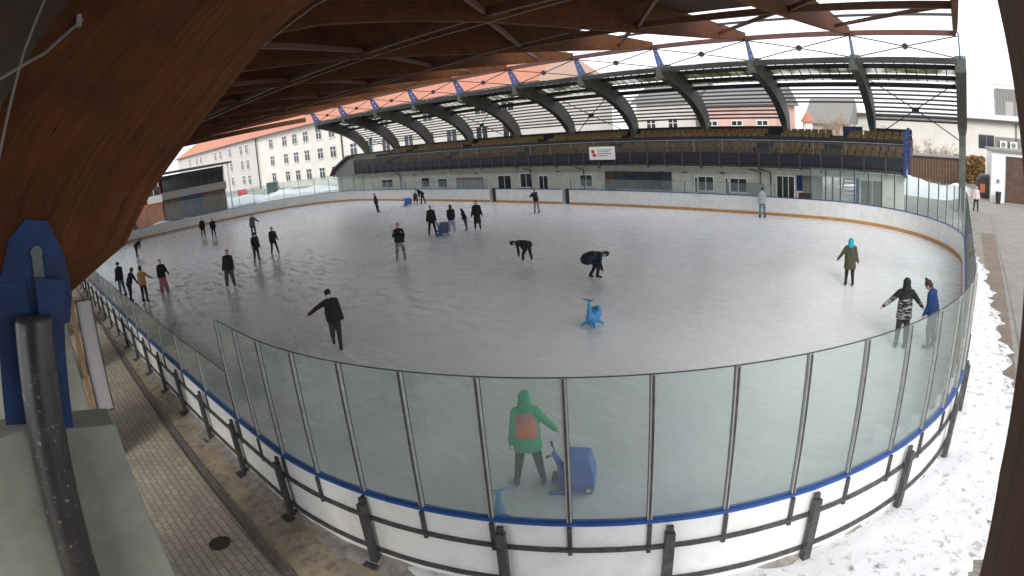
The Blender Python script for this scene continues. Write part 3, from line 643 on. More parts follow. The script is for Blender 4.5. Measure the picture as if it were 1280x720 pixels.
# ------------------------------------------------------------------ grandstand
gs=thing('grandstand','long roofed grandstand with ochre seats behind the far boards','grandstand')
FX=[.451-SP*(10-k) for k in range(11)]
fc=[(35.0,8.75),(35.7,8.85),(36.6,8.72),(37.6,8.42),(38.6,8.0),(39.6,7.5),(40.5,6.95),(41.2,6.35),(41.75,5.7),(42.1,5.0),(42.2,4.2),(42.2,0)]
fd=[.38,.52,.62,.62,.60,.58,.56,.54,.50,.44,.38,.34]
def frame_mesh():
    mb=MB(); n=len(fc); vs=[];fs=[]
    for i in range(n):
        a=Vector(fc[max(i-1,0)]); b=Vector(fc[min(i+1,n-1)]); d=(b-a).normalized(); nn=Vector((d.y,-d.x))*-1
        p=Vector(fc[i]); u=p+nn*fd[i]; l=p-nn*fd[i]; h=.25 if i<9 else .18
        vs += [(-h,u.x,u.y),(h,u.x,u.y),(h,l.x,l.y),(-h,l.x,l.y)]
    for i in range(n-1):
        for k in range(4): fs.append((i*4+k,i*4+(k+1)%4,(i+1)*4+(k+1)%4,(i+1)*4+k))
    fs += [(3,2,1,0),tuple((n-1)*4+k for k in range(4))]
    mb.add(vs,fs); return mb.mesh('frame',M['frame_grey'])
fm=frame_mesh()
def lattice_mesh():
    # tapered plate with a row of round holes, built as quads around octagonal openings
    mb=MB(); n=4
    for i in range(n):
        t0,t1=i/n,(i+1)/n
        def edge(t): z=9.05+1.45*t; return (34.95-.55*t, 36.0-1.25*t, z)
        a0,b0,z0=edge(t0); a1,b1,z1=edge(t1)
        out=[(a0,z0),((a0+b0)/2,z0),(b0,z0),((b0+b1)/2,(z0+z1)/2),(b1,z1),((a1+b1)/2,z1),(a1,z1),((a0+a1)/2,(z0+z1)/2)]
        cy=(a0+b0+a1+b1)/4; cz=(z0+z1)/2; r=min((b1-a1),(z1-z0))*.27
        inn=[(cy+r*cos(5*pi/4+k*pi/4),cz+r*sin(5*pi/4+k*pi/4)) for k in range(8)]
        for k in range(8):
            j=(k+1)%8; P=[out[k],out[j],inn[j],inn[k]]
            mb.hexa([(-.04,*P[0]),(-.04,*P[1]),(-.04,*P[2]),(-.04,*P[3]),(.04,*P[0]),(.04,*P[1]),(.04,*P[2]),(.04,*P[3])])
    return mb.mesh('lattice_post',M['blue_lattice'])
lm=lattice_mesh()
for k in range(11):
    o=link('frame',fm,gs); o.location.x=FX[k]
    if k==10: o.scale.x=1.35
    o=link('lattice_post',lm,gs); o.location.x=FX[k]
sk=[(35.0,9.12),(36.0,9.28),(37.2,9.1),(38.4,8.72),(39.6,8.18),(40.6,7.55),(41.4,6.85),(42.05,6.1),(42.45,5.4)]
def skp(t):
    t*=len(sk)-1; i=min(int(t),len(sk)-2); f=t-i; a,b=sk[i],sk[i+1]; return (a[0]+(b[0]-a[0])*f,a[1]+(b[1]-a[1])*f)
for k in range(10):
    xa,xb=FX[k]+.26,FX[k+1]-.26
    mb=MB()
    for t0,t1 in ((.03,.13),(.15,.26),(.28,.41),(.43,.5)):
        rows=[skp(t0+(t1-t0)*j/3) for j in range(4)]
        mb.strip([(xa,y,z) for y,z in rows],[(xb,y,z) for y,z in rows],.03)
    build(mb,'roof_panel',M['poly'],gs)
    mb=MB()
    for t in (.0,.14,.27,.42,.52):
        y,z=skp(t); mb.box(xa-.05,xb+.05,y-.1,y+.1,z-.32,z-.04)
    for j in range(1,9):
        x=xa+(xb-xa)*j/9
        for q in range(7):
            t0=.5*q/7; t1=.5*(q+1)/7; a=skp(t0); b=skp(t1); mb.bar((x,a[0],a[1]-.03),(x,b[0],b[1]-.03),.05,.05)
    build(mb,'roof_purlin',M['purlin'],gs)
    for q in range(9 if k!=8 else 5):
        y,z=skp(.57+.047*q); mb=MB(); mb.bar((xa-.03,y,z),(xb+.03,y,z),.05,.13,up=(0,.6,.8)); build(mb,'louvre',M['slat'],gs)
    # X brace of rods with hub in the gap below the canopy edge
    mb=MB(); A=(xa-.2,35.3,9.15);B=(xb+.2,34.5,10.3);C=(xa-.2,34.5,10.3);D=(xb+.2,35.3,9.15)
    mb.tube([A,B],.036,6); mb.tube([C,D],.036,6); mb.tube([((xa+xb)/2,34.83,9.73),((xa+xb)/2,34.98,9.73)],.18,14)
    build(mb,'rod_brace',M['purlin'],gs)
    if k in (0,3,5,9):
        mb=MB(); a=skp(.5); b=(42.1,4.6)
        cx=(xa+xb)/2; cy=(a[0]+b[0])/2-.2; cz=(a[1]+b[1])/2
        for P in ((xa,*a),(xb,*a),(xa,*b),(xb,*b)): mb.tube([P,(cx,cy,cz)],.035,6)
        mb.box(cx-.25,cx+.25,cy-.05,cy+.05,cz-.14,cz+.14)
        build(mb,'wall_brace',M['navy'],gs)
# wires on slab and tiers
XS0,XS1=-57.5,-3.15
mb=MB(); ty=[36.05,37.3,38.2,39.1,40.0,40.9,41.8]; tz=[2.95,3.05,3.35,3.65,3.95,4.25,4.5]
prof=[(36.0,2.5),(36.0,2.95)]
for i in range(len(ty)-1): prof += [(ty[i+1],tz[i]),(ty[i+1],tz[i+1])]
prof += [(42.6,tz[-1]),(42.6,3.6),(38.0,2.5)]
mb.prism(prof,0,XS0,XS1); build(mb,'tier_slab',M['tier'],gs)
# seat rows: blocks of seats split at the aisles
aisles=[-53,-43.5,-33.8,-25.0,-13.0,-8.2]
blocks=[]; a=XS0+.4
for x in aisles+[XS1]:
    blocks.append((a,x-.6 if x!=XS1 else x-.3)); a=x+.6
for bi,(a,b) in enumerate(blocks):
    for i in range(1,6):
        mb=MB(); y=ty[i]+.35; z=tz[i]; ns=max(1,int((b-a)/.5))
        for j in range(ns):
            x=a+(b-a)*j/ns
            mb.box(x+.03,x+.47,y-.2,y+.18,z+.34,z+.40); mb.box(x+.03,x+.47,y+.18,y+.22,z+.40,z+.66)
        mb.box(a,b,y-.04,y+.04,z+.26,z+.34)
        for j in range(0,ns,2): x=a+(b-a)*j/ns+.25; mb.box(x-.02,x+.02,y-.03,y+.03,z,z+.27)
        build(mb,'seat_row',M['seat'],gs)
# front parapet: fascia, railing
mb=MB(); mb.box(XS0,XS1,35.88,35.98,2.78,3.42); build(mb,'fascia',M['navy'],gs)
mb=MB(); x=XS0
while x<XS1-.1: mb.box(x,x+.05,35.9,35.96,3.42,4.12); x+=1.27
x=XS0
while x<XS1-.1: mb.box(x,x+.025,35.92,35.95,3.42,4.08); x+=.115
mb.box(XS0,XS1,35.9,35.96,4.08,4.14); mb.box(XS0,XS1,35.91,35.95,3.72,3.75)
build(mb,'railing',M['dark_steel'],gs)
mb=MB(); mb.box(XS0,XS1,39.02,39.06,3.62,4.42); build(mb,'tier_darkening_sheet',M['navy'],gs)  # dark sheet added to darken the seating behind the railing
mb=MB(); mb.box(XS0,XS1,37.0,37.06,4.18,4.22); x=XS0
while x<XS1: mb.box(x,x+.04,37.02,37.06,3.05,4.16); x+=2.1
build(mb,'walkway_rail',M['concrete'],gs)
# rear wall sheets, navy with some blue
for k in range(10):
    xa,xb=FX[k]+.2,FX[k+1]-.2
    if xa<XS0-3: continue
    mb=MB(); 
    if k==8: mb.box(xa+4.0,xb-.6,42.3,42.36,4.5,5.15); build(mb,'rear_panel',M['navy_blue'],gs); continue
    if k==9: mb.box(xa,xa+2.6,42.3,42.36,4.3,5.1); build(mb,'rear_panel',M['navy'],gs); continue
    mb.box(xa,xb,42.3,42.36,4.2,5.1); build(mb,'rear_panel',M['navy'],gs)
# saw-tooth concrete consoles under the fascia
x=XS0+.2; i=0
while x<XS1-1:
    mb=MB(); mb.prism([(36.02,2.46),(36.02,2.77),(36.5,2.77),(36.5,2.38)],0,x,x+1.22); build(mb,'concrete_console',M['concrete_light'],gs)
    x+=1.36; i+=1
x=XS0+.1
while x<XS1:
    mb=MB(); mb.box(x-.04,x+.08,35.84,35.885,2.55 if int(x/1.36)%3 else 2.35,3.42); x+=1.36; build(mb,'fascia_bracket',M['downpipe'],gs)
# lower wall
mb=MB()
mb.box(-62.5,-10.25,36.5,36.7,-.06,2.45); mb.box(-10.25,-3.2,36.5,36.7,2.08,2.42); mb.box(-4.75,-3.25,36.5,36.7,-.06,2.08); mb.box(-10.25,-8.9,38.2,38.4,-.06,2.3)
mb.box(-6.3,-4.75,36.52,36.7,-.06,2.08)
build(mb,'lower_wall',M['concrete_light'],gs)
mb=MB(); mb.box(-62.5,-3.1,36.3,36.5,2.40,2.47); build(mb,'wall_ledge',M['grey_band'],gs)
def window(x0,x1,z0,z1,mull=1,fr='window_frame',dark='window_dark',y=36.5,name='window'):
    mb=MB(); mb.box(x0,x1,y-.01,y+.02,z0,z1); w=build(mb,name,M[dark],gs)
    mb=MB(); t=.06
    mb.box(x0-t,x1+t,y-.05,y-.012,z1,z1+t); mb.box(x0-t,x1+t,y-.07,y-.012,z0-t,z0); mb.box(x0-t,x0,y-.05,y-.012,z0,z1); mb.box(x1,x1+t,y-.05,y-.012,z0,z1)
    for j in range(1,mull+1): x=x0+(x1-x0)*j/(mull+1); mb.box(x-.02,x+.02,y-.04,y-.013,z0,z1)
    build(mb,'frame',M[fr],w); return w
for a,b,z0,z1,mu in ((-53.1,-51.1,.9,1.7,1),(-46.2,-45,.85,1.75,0),(-35.7,-34.2,.15,1.75,1),(-33.1,-31.9,.8,1.9,1),(-31.1,-30.2,.15,1.7,1),(-27.0,-25.9,.9,1.75,1),(-17.1,-16.0,.85,1.75,1),(-14.75,-13.6,.85,1.7,1)):
    window(a,b,z0,z1,mu)
window(-24.6,-19.2,.85,1.98,5,'downpipe')
window(-24.6,-23.8,.0,1.98,0,'downpipe','brown_board',36.48,'door')
window(-41.0,-37.6,.75,1.6,3,'grey_band','grey_band')
window(-43.7,-42.4,.8,1.6,0)
window(-11.5,-10.35,.0,1.97,2)
window(-17.35,-17.2,.7,1.7,0); window(-15.1,-14.95,.7,1.7,0)
mb=MB(); mb.box(-13.5,-12.4,36.1,36.5,.95,1.45); build(mb,'vent_unit',M['grey_band'],gs)
for a,b in ((-5.95,-5.3),(-5.2,-4.6)):
    mb=MB(); mb.box(a,b,36.46,36.515,0,1.98); d=build(mb,'door',M['frame_grey'],gs); mb=MB(); mb.box(a+.05,a+.1,36.42,36.46,.95,1.1); build(mb,'handle',M['cable'],d)
mb=MB(); mb.box(-6.3,-6.1,36.42,36.52,0,2.1); build(mb,'blue_post',M['navy_blue'],gs)
# alcove with stairs
mb=MB()
for i in range(9): mb.box(-7.5,-6.45,36.9+i*.28,37.2+i*.28,.16+i*.23,.22+i*.23)
mb.bar((-7.52,36.9,.1),(-7.52,39.4,2.2),.05,.22); mb.bar((-6.42,36.9,.1),(-6.42,39.4,2.2),.05,.22)
build(mb,'stair',M['window_frame'],gs)
mb=MB(); mb.box(-10.2,-9.3,37.0,37.1,0,.95); build(mb,'low_screen',M['brown_board'],gs)
mb=MB(); mb.box(-7.9,-7.8,36.6,36.7,0,2.1); build(mb,'alcove_post',M['brown_board'],gs)
# down pipes
for x in (-49.6,-31.9,-26.6,-12.6,-11.9):
    mb=MB(); mb.tube([(x-.7,36.3,2.36),(x,36.4,2.2),(x,36.42,0)],.04,8); build(mb,'downpipe',M['downpipe'],gs,smooth=True)
for x in (-57,-47.5,-38.6,-29.3,-20.1,-18.3,-15.5):
    mb=MB(); mb.box(x,x+.35,36.44,36.498,2.0,2.08); build(mb,'wall_lamp',M['downpipe'],gs)
# end post, sloping left end
for y_,z_ in ((35.85,5.0),(38.5,5.2)):
    mb=MB(); mb.box(-3.25,-3.05,y_,y_+.2,2.33,z_); build(mb,'end_post',M['navy_blue'],gs)
mb=MB(); 
for z in (3.5,3.9,4.3,4.7): mb.box(-3.18,-3.13,36.0,42.2,z,z+.05)
build(mb,'end_rail',M['navy_blue'],gs)
mb=MB(); mb.prism([(-62.6,2.5),(-61.8,3.2),(-58.5,4.5),(-57.4,4.6),(-57.4,2.5)],1,36.0,42.0); build(mb,'sloping_end',M['grey_band'],gs)
mb=MB(); mb.prism([(-62.9,2.5),(-62.0,3.4),(-58.5,4.75),(-57.4,4.8),(-57.4,4.62),(-58.5,4.55),(-61.8,3.22),(-62.6,2.5)],1,35.6,42.2); build(mb,'sloping_roof',M['dark_roof'],gs)
# sign on the parapet
sg=thing('parapet_sign','white rectangular sign with red emblem hung on the grandstand parapet','sign',(-24.4,35.83,3.45))
mb=MB(); mb.box(-1.12,1.12,-.02,.02,-.5,.45); build(mb,'sign_board',M['white_board'],sg)
mb=MB(); mb.box(-.92,-.66,-.028,-.022,-.02,.22); mb.box(-.82,-.52,-.034,-.029,-.28,-.05); build(mb,'emblem',M['red_paint'],sg)
mb=MB()
for z,w in ((.22,1.3),(.08,1.0),(-.06,1.25),(-.2,.9)): mb.box(-.4,-.4+w,-.028,-.022,z-.025,z+.025)
build(mb,'lettering',M['grey_band'],sg)

# ------------------------------------------------------------------ buildings
def facade_windows(parent, y, items, m_dark='window_dark', w=1.25, h=1.5, sgn=-1, panes=2):
    for x,z in items:
        mb=MB(); mb.box(x-w/2,x+w/2,y-.04,y-.0,z,z+h); wn=build(mb,'window',M[m_dark],parent)
        mb=MB(); t=.10
        mb.box(x-w/2-t,x+w/2+t,y-.10,y-.045,z+h,z+h+t); mb.box(x-w/2-t,x+w/2+t,y-.22,y-.045,z-t,z)
        mb.box(x-w/2-t,x-w/2,y-.10,y-.045,z,z+h); mb.box(x+w/2,x+w/2+t,y-.10,y-.045,z,z+h)
        for j in range(1,panes): xx=x-w/2+w*j/panes; mb.box(xx-.045,xx+.045,y-.09,y-.045,z,z+h)
        mb.box(x-w/2,x+w/2,y-.085,y-.047,z+h*.62,z+h*.62+.07)
        build(mb,'frame',M['window_frame'],wn)
YB=50.6
big=thing('school_building','long three storey cream building with orange tiled roof behind the stand','building')
mb=MB(); mb.box(-119,-42,YB,YB+14,-.06,10.9); build(mb,'cream_wall',M['cream_wall'],big)
mb=MB(); mb.box(-185,-119.02,YB-.3,YB+14,-.06,10.9); build(mb,'grey_wall',M['grey_wall'],big)
mb=MB(); rp=[(-186,YB-1),(-41,YB-1)]
vs=[(-186,YB-.9,10.9),(-41.5,YB-.9,10.9),(-41.5,YB+14.9,10.9),(-186,YB+14.9,10.9),(-180,YB+7,15.6),(-44.3,YB+7,15.6)]
mb.add(vs,[(0,1,5,4),(2,3,4,5)]); rf=build(mb,'roof',M['roof_tile'],big)
mb=MB(); mb.add(vs,[(1,2,5),(3,0,4),(3,2,1,0)]); build(mb,'roof_hip',mat('hip_tiles',(.42,.27,.21),.8,noise=.1),big)
mb=MB(); mb.box(-186,-41.3,YB-1.1,YB-.88,10.72,10.92); build(mb,'gutter',M['downpipe'],big)
for a_,b_ in ((-119.3,-.5),(-84,-.2)):
    mb=MB(); mb.box(a_,a_+.25,YB+b_,YB+b_+.18,-.06,10.7); build(mb,'downpipe',M['downpipe'],big)
its=[]
for i,x in enumerate([-112,-105.5,-101,-96.5,-91.5,-87,-80.5,-76,-71.5,-66,-61.5,-57,-51.5,-47]):
    for z in (8.0,4.6,1.2): its.append((x,z))
facade_windows(big,YB,its,w=1.9,h=1.8,panes=2)
its=[]
for x in (-125,-128.5,-136,-143,-147,-160,-164,-171):
    for z in (8.0,4.6,1.2):
        its.append((x,z))
facade_windows(big,YB-.3,its,w=1.6,h=1.9,panes=2)
# salmon building seen through the louvres
sb=thing('salmon_house','salmon pink building seen through the grandstand louvres','building')
mb=MB(); mb.box(-28.5,-19.5,62,70,-.06,7.4); build(mb,'wall',M['salmon'],sb)
mb=MB(); mb.prism([(61.5,7.4),(66,9.6),(70.5,7.4)],0,-29,-19); build(mb,'roof',M['grey_band'],sb)
facade_windows(sb,62,[(-27,4.2),(-24,4.2),(-21,4.2)],w=1.2,h=1.4)
pb=thing('cream_house','pale cream house behind the left half of the grandstand','building')
mb=MB(); mb.box(-38,-30,64,72,-.06,8.2); build(mb,'wall',M['cream_wall'],pb)
mb=MB(); mb.prism([(63.4,8.2),(68,10.6),(72.6,8.2)],0,-38.5,-29.5); build(mb,'roof',M['grey_band'],pb)
facade_windows(pb,64,[(-36,4.6),(-33,4.6),(-36,1.5),(-33,1.5)],w=1.2,h=1.5)
# small turret house and grey roof beyond the gap
tb=thing('turret_house','small white turret with pointed orange roof seen behind the stand','building',(-15.9,62,0))
mb=MB(); mb.tube([(0,0,-.06),(0,0,5.5)],.55,10); build(mb,'wall',M['cream_wall'],tb)
mb=MB(); mb.tube([(0,0,5.5),(0,0,6.7)],[.8,.03],10); build(mb,'roof',M['roof_tile'],tb)
gb=thing('grey_roof_house','grey roofed house in the gap behind the stand','building')
mb=MB(); mb.box(-19,-9.5,74,82,-.06,5.4); build(mb,'wall',M['grey_wall'],gb)
mb=MB(); mb.prism([(73.4,5.4),(78,8.6),(82.6,5.4)],0,-19.5,-13.4); build(mb,'roof',M['grey_band'],gb)
# kiosk with glazed upper floor
ks=thing('viewing_cabin','flat roofed cabin with glazed upper floor over brown and blue boards','building')
KX=-74.; ya,yb=17.6,26.2
mb=MB(); mb.box(KX-6,KX,ya,yb,-.06,2.85); 
build(mb,'lower_wall',M['brown_board'],ks)
mb=MB(); mb.box(KX,KX+.04,ya+2.2,yb-3.4,.0,2.8); build(mb,'blue_shutter',mat('dark_blue_boards',(.018,.032,.07),.7,noise=.3,nscale=2),ks)
mb=MB(); mb.box(KX-6,KX+.12,ya-.1,yb+.1,2.85,3.75); build(mb,'band',M['grey_band'],ks)
mb=MB(); mb.box(KX-5.9,KX-.1,ya+.05,yb-.05,3.75,5.75); build(mb,'glazing',M['window_dark'],ks)
mb=MB()
for j in range(9): y=ya+.05+(yb-ya-.2)*j/8; mb.box(KX-.1,KX-.02,y,y+.1,3.75,5.75)
mb.box(KX-.1,KX+.02,ya,yb,5.2,5.75)
build(mb,'window_frame',M['downpipe'],ks)
mb=MB(); mb.box(KX-6.5,KX+1.0,ya-.8,yb+.9,5.95,6.2); build(mb,'roof',M['dark_roof'],ks)
mb=MB(); mb.box(KX+.6,KX+.75,yb+.3,yb+.45,0,5.9); mb.box(KX-.1,KX+.05,yb-.15,yb,-.06,5.9); build(mb,'corner_post',M['window_frame'],ks)
rk=thing('red_hut','rust red hut with tall arched window left of the viewing cabin','hut')
mb=MB(); mb.box(KX-4,KX,13.6,17.4,-.06,2.7); build(mb,'lower_wall',M['red_board'],rk)
mb=MB(); mb.box(KX-4,KX-.1,13.6,17.4,2.9,6.0); build(mb,'upper_wall',mat('deep_red_boards',(.30,.07,.045),.7,noise=.2),rk)
mb=MB(); mb.box(KX-4,KX+.1,15.5,17.45,2.71,3.6); build(mb,'white_band',M['window_frame'],rk)
arch=[(15.7,3.62),(17.1,3.62)]+[(16.4+.7*cos(a),4.6+1.1*sin(a)) for a in [pi*i/8 for i in range(9)]]
mb=MB(); mb.prism([(15.7,3.62),(17.1,3.62)]+[(16.4+.7*cos(pi*i/8),4.6+1.1*sin(pi*i/8)) for i in range(9)],0,KX-.09,KX-.05); build(mb,'arched_window',M['window_dark'],rk)
mb=MB(); mb.tube([(KX-.02,16.4+.75*cos(pi*i/8),4.6+1.15*sin(pi*i/8)) for i in range(9)],.06,6); mb.box(KX-.05,KX,16.36,16.44,3.6,5.7); build(mb,'window_trim',M['window_frame'],rk)
bb=thing('blue_kiosk','blue boarded kiosk beside the red hut at the far left','kiosk')
mb=MB(); mb.box(KX-4,KX+.3,9.5,13.4,-.06,3.0); build(mb,'wall',M['navy_blue'],bb)
mb=MB(); mb.box(KX-4.3,KX+.6,9.2,13.5,3.0,3.2); build(mb,'roof',M['dark_roof'],bb)

# snow banks
def bank(name, pts, h, seed, m='snow_bank'):
    from mathutils import noise as nz
    mb=MB(); vs=[];fs=[]; ni,nj=40,12
    (x0,y0),(x1,y1)=pts[0],pts[1]; w=pts[2]; d=Vector((x1-x0,y1-y0)); L=d.length; d/=L; nn=Vector((-d.y,d.x))
    for i in range(ni+1):
        for j in range(nj+1):
            t=j/nj; s=i/ni; env=(sin(pi*t)**.6)*(min(1,8*s,8*(1-s)))**.5
            p=Vector((x0,y0))+d*L*s+nn*w*(t-.5)
            vs.append((p.x,p.y,-.058+env*h*(.75+.6*nz.noise(Vector((p.x*.35,p.y*.35,seed)))+.25*nz.noise(Vector((p.x*1.4,p.y*1.4,seed))))))
    for i in range(ni):
        for j in range(nj): a=i*(nj+1)+j; fs.append((a,a+nj+1,a+nj+2,a+1))
    mb.add(vs,fs); return tag(build(mb,name,M[m],smooth=True),kind='stuff')
bank('snow_bank',[(-9,56),(1.0,52),9],1.0,1)
bank('snow_bank',[(-92,18),(-78,46),7],1.0,2)
bank('snow_bank',[(-69,3),(-67,20),3],.9,5)
bank('snow_bank',[(-74,30),(-70,38),6],.8,9)

# right-hand buildings
wb=thing('white_flat_roof_building','white flat roofed building with snowy eaves at the right','building')
mb=MB(); mb.box(-14,16,80,95,-.06,6.6); build(mb,'wall',M['cream_wall'],wb)
mb=MB(); mb.box(-14.4,16.4,79.3,95.4,6.6,6.9); build(mb,'roof',M['dark_roof'],wb)
mb=MB(); mb.box(-14.3,16.3,79.4,95.3,6.9,7.5); build(mb,'roof_snow',M['snow_bank'],wb)
mb=MB(); mb.box(3.1,5.2,79.94,80,3.3,4.9); w_=build(mb,'window',M['window_dark'],wb)
mb=MB(); mb.box(4.15,4.22,79.9,79.95,3.3,4.9); mb.box(3.1,5.2,79.9,79.95,4.9,5.0); build(mb,'frame',M['grey_band'],w_)
mb=MB(); mb.box(5.3,9.5,79.95,80,3.2,4.85); build(mb,'grey_band',M['grey_band'],wb)
for x in (6.0,7.4):
    mb=MB(); mb.box(x,x+.95,79.4,79.9,3.5,4.4); u=build(mb,'air_conditioner',M['window_frame'],wb); mb=MB(); mb.tube([(x+.45,79.38,3.95),(x+.45,79.4,3.95)],.33,16); build(mb,'fan_grille',M['grey_band'],u)
mb=MB(); mb.box(8.2,8.32,79.85,79.95,0,6.6); build(mb,'downpipe',M['downpipe'],wb)
hv=thing('rooftop_plant','grey slatted plant box on the white building roof','plant box',(6.9,84,7.4))
mb=MB(); mb.box(-1.2,2.2,-1,1.5,0,3.6); build(mb,'casing',M['grey_band'],hv,bevel=.03)
mb=MB()
for j in range(9): mb.box(-1.2+j*.42,-1.13+j*.42,-1.08,-1.0,0,4.1)
mb.box(-1.3,2.3,-1.1,-1.0,4.0,4.12); mb.box(.2,1.3,-1.12,-1.02,.2,2.0)
mb.bar((-1.9,-1.05,4.1),(-1.2,-1.05,1.8),.08,.08)
build(mb,'slat_screen',M['cable'],hv)
ant=thing('roof_antenna','thin antenna mast on the snowy roof beside the plant box','antenna',(3.1,82,7.4))
mb=MB(); mb.tube([(0,0,0),(0,0,2.6)],.05,6); mb.box(-.35,.35,-.03,.03,1.8,1.86); mb.box(-.25,.25,-.03,.03,2.2,2.25); build(mb,'mast',M['cable'],ant)
gr=thing('white_garage','white garage with dark brown roller door at the right edge','garage')
mb=MB(); mb.box(3.05,12,50,58,-.06,3.85); build(mb,'wall',M['white_board'],gr)
mb=MB(); mb.box(2.85,12.2,49.8,58.2,3.85,4.02); build(mb,'roof',M['grey_band'],gr)
mb=MB(); 
for j in range(14): mb.box(4.4,7.6,49.93,49.98,.02+j*.245,.02+j*.245+.235)
build(mb,'roller_door',M['brown_board'],gr)
mb=MB(); mb.box(4.3,4.4,49.9,50.0,0,3.5); mb.box(4.3,7.7,49.9,50,3.45,3.56); build(mb,'door_frame',M['downpipe'],gr)
mb=MB(); mb.box(3.55,3.75,49.85,50,1.5,1.75); build(mb,'meter_box',M['grey_band'],gr)
for x,y,hh,lab in ((3.65,49.3,.85,'small black bin standing against the white garage'),):
    t=thing('waste_bin',lab,'bin',(x,y,-.05)); mb=MB(); mb.tube([(0,0,0),(0,0,hh)],[.2,.25],14); build(mb,'body',M['black'],t); mb=MB(); mb.tube([(0,0,hh),(0,0,hh+.06)],.27,14); build(mb,'lid',M['downpipe'],t)
kc=thing('recycling_container','rounded dark container with orange panel beside the white garage','container',(2.65,53,-.05))
mb=MB(); mb.prism([(-.75,0),(.75,0),(.82,.9),(.7,1.45),(.45,1.75),(-.45,1.75),(-.7,1.45),(-.82,.9)],1,-.6,.6); build(mb,'body',M['downpipe'],kc,bevel=.05)
mb=MB(); mb.box(-.45,.0,-.63,-.605,.45,1.15); build(mb,'orange_panel',mat('orange_sticker',(.75,.22,.08),.5),kc)
mb=MB(); mb.prism([(-.5,1.75),(.5,1.75),(.35,1.92),(-.35,1.92)],1,-.5,.5); build(mb,'lid',M['grey_band'],kc)
# brown plank shed and hedge
sh=thing('plank_shed','low brown plank shed with pale ledge behind the snow bank','shed')
mb=MB(); mb.box(-6.5,.2,62,65,-.06,2.55); build(mb,'wall',M['brown_board'],sh)
mb=MB()
for j in range(22): mb.box(-6.5+j*.305,-6.47+j*.305,61.93,62.0,0,2.5)
build(mb,'batten',M['wood_frame'],sh)
mb=MB(); mb.box(-6.8,.4,61.7,65.3,2.55,2.7); build(mb,'roof',M['grey_band'],sh)
def leafcloud(n, fn, size, seed):
    rnd=random.Random(seed); mb=MB()
    for _ in range(n):
        p=Vector(fn(rnd)); a=Vector((rnd.gauss(0,1),rnd.gauss(0,1),rnd.gauss(0,1))).normalized(); b=a.orthogonal().normalized()
        s=size*rnd.uniform(.5,1.4); c=a.cross(b)
        mb.add([p-b*s*.5,p+c*s*.35,p+b*s*.6,p-c*s*.35],[(0,1,2,3)])
    return mb
hd=thing('brown_hedge','tall brown winter hedge between the column and the garage','hedge')
from mathutils import noise as _nz
def hf(r):
    x=r.uniform(-.3,3.3); y=r.choice((65.8,66.0,66.3,66.8))+r.uniform(-.15,.15); z=r.uniform(0,1)
    return (x,y+.25*_nz.noise(Vector((x*1.5,z*4,1))),z*(2.75+.35*_nz.noise(Vector((x*1.3,3,1)))))
build(leafcloud(5200,hf,.22,4),'foliage',M['hedge_leaf'],hd)
mb=MB(); rr=random.Random(2)
for j in range(24): x=-.3+j*.15; mb.tube([(x,66.4,-.05),(x+rr.uniform(-.1,.1),66.4,2.5)],.03,5)
build(mb,'stem',M['bark'],hd)
def bare_tree(loc,h,seed,label,spread=.5,cols=('bark','twig'),group=None,depth=5,mult=False):
    t=thing('bare_tree',label,'tree',loc,0,group); rnd=random.Random(seed); A=MB(); B=MB()
    def br(p,d,L,r,k):
        q=p+d*L; mid=p.lerp(q,.5)+Vector((rnd.uniform(-1,1),rnd.uniform(-1,1),0))*L*.05
        (A if k>=depth-1 else B).tube([p,mid,q],[r,r*.85,r*.7],6 if k>2 else 4,caps=False)
        if k==0: return
        for _ in range(3 if k>1 else 4):
            nd=(d+Vector((rnd.gauss(0,spread),rnd.gauss(0,spread),rnd.uniform(-.1,.35)))).normalized()
            br(p.lerp(q,rnd.uniform(.55,1)),nd,L*rnd.uniform(.6,.82),r*.62,k-1)
    if mult:
        for _ in range(6): br(Vector((rnd.uniform(-.5,.5),rnd.uniform(-.5,.5),-.1)),Vector((rnd.gauss(0,.4),rnd.gauss(0,.4),1)).normalized(),h*.3,h*.008,depth-1)
    else: br(Vector((0,0,-.1)),Vector((0,0,1)),h*.3,h*.018,depth)
    build(A if A.v else B,'trunk',M[cols[0]],t)
    if A.v: build(B,'crown',M[cols[1]],t)
bare_tree((-12.6,66,0),9.5,11,'tall bare tree in the gap behind the grandstand seats')
bare_tree((-15.2,68,0),8.5,12,'slimmer bare tree left of the tall one behind the stand')
bare_tree((-3.9,67,1.0),5.2,13,'wide bare bush above the brown plank shed',.75,('bark','twig'),depth=5,mult=True)
bare_tree((-1.2,68,1.0),4.2,14,'smaller bare bush left of the right hand column',.75,('bark','twig'),depth=5,mult=True)
# blue container behind the stand
bc=thing('blue_container','blue sheet container with pale rail behind the stand gap','container',(-13.6,47,0))
mb=MB(); mb.box(-.9,1.3,0,3,-.06,4.75); build(mb,'body',M['navy_blue'],bc)
mb=MB(); mb.box(-1.0,1.4,-.05,3.05,4.75,4.85); build(mb,'roof_edge',M['window_frame'],bc)
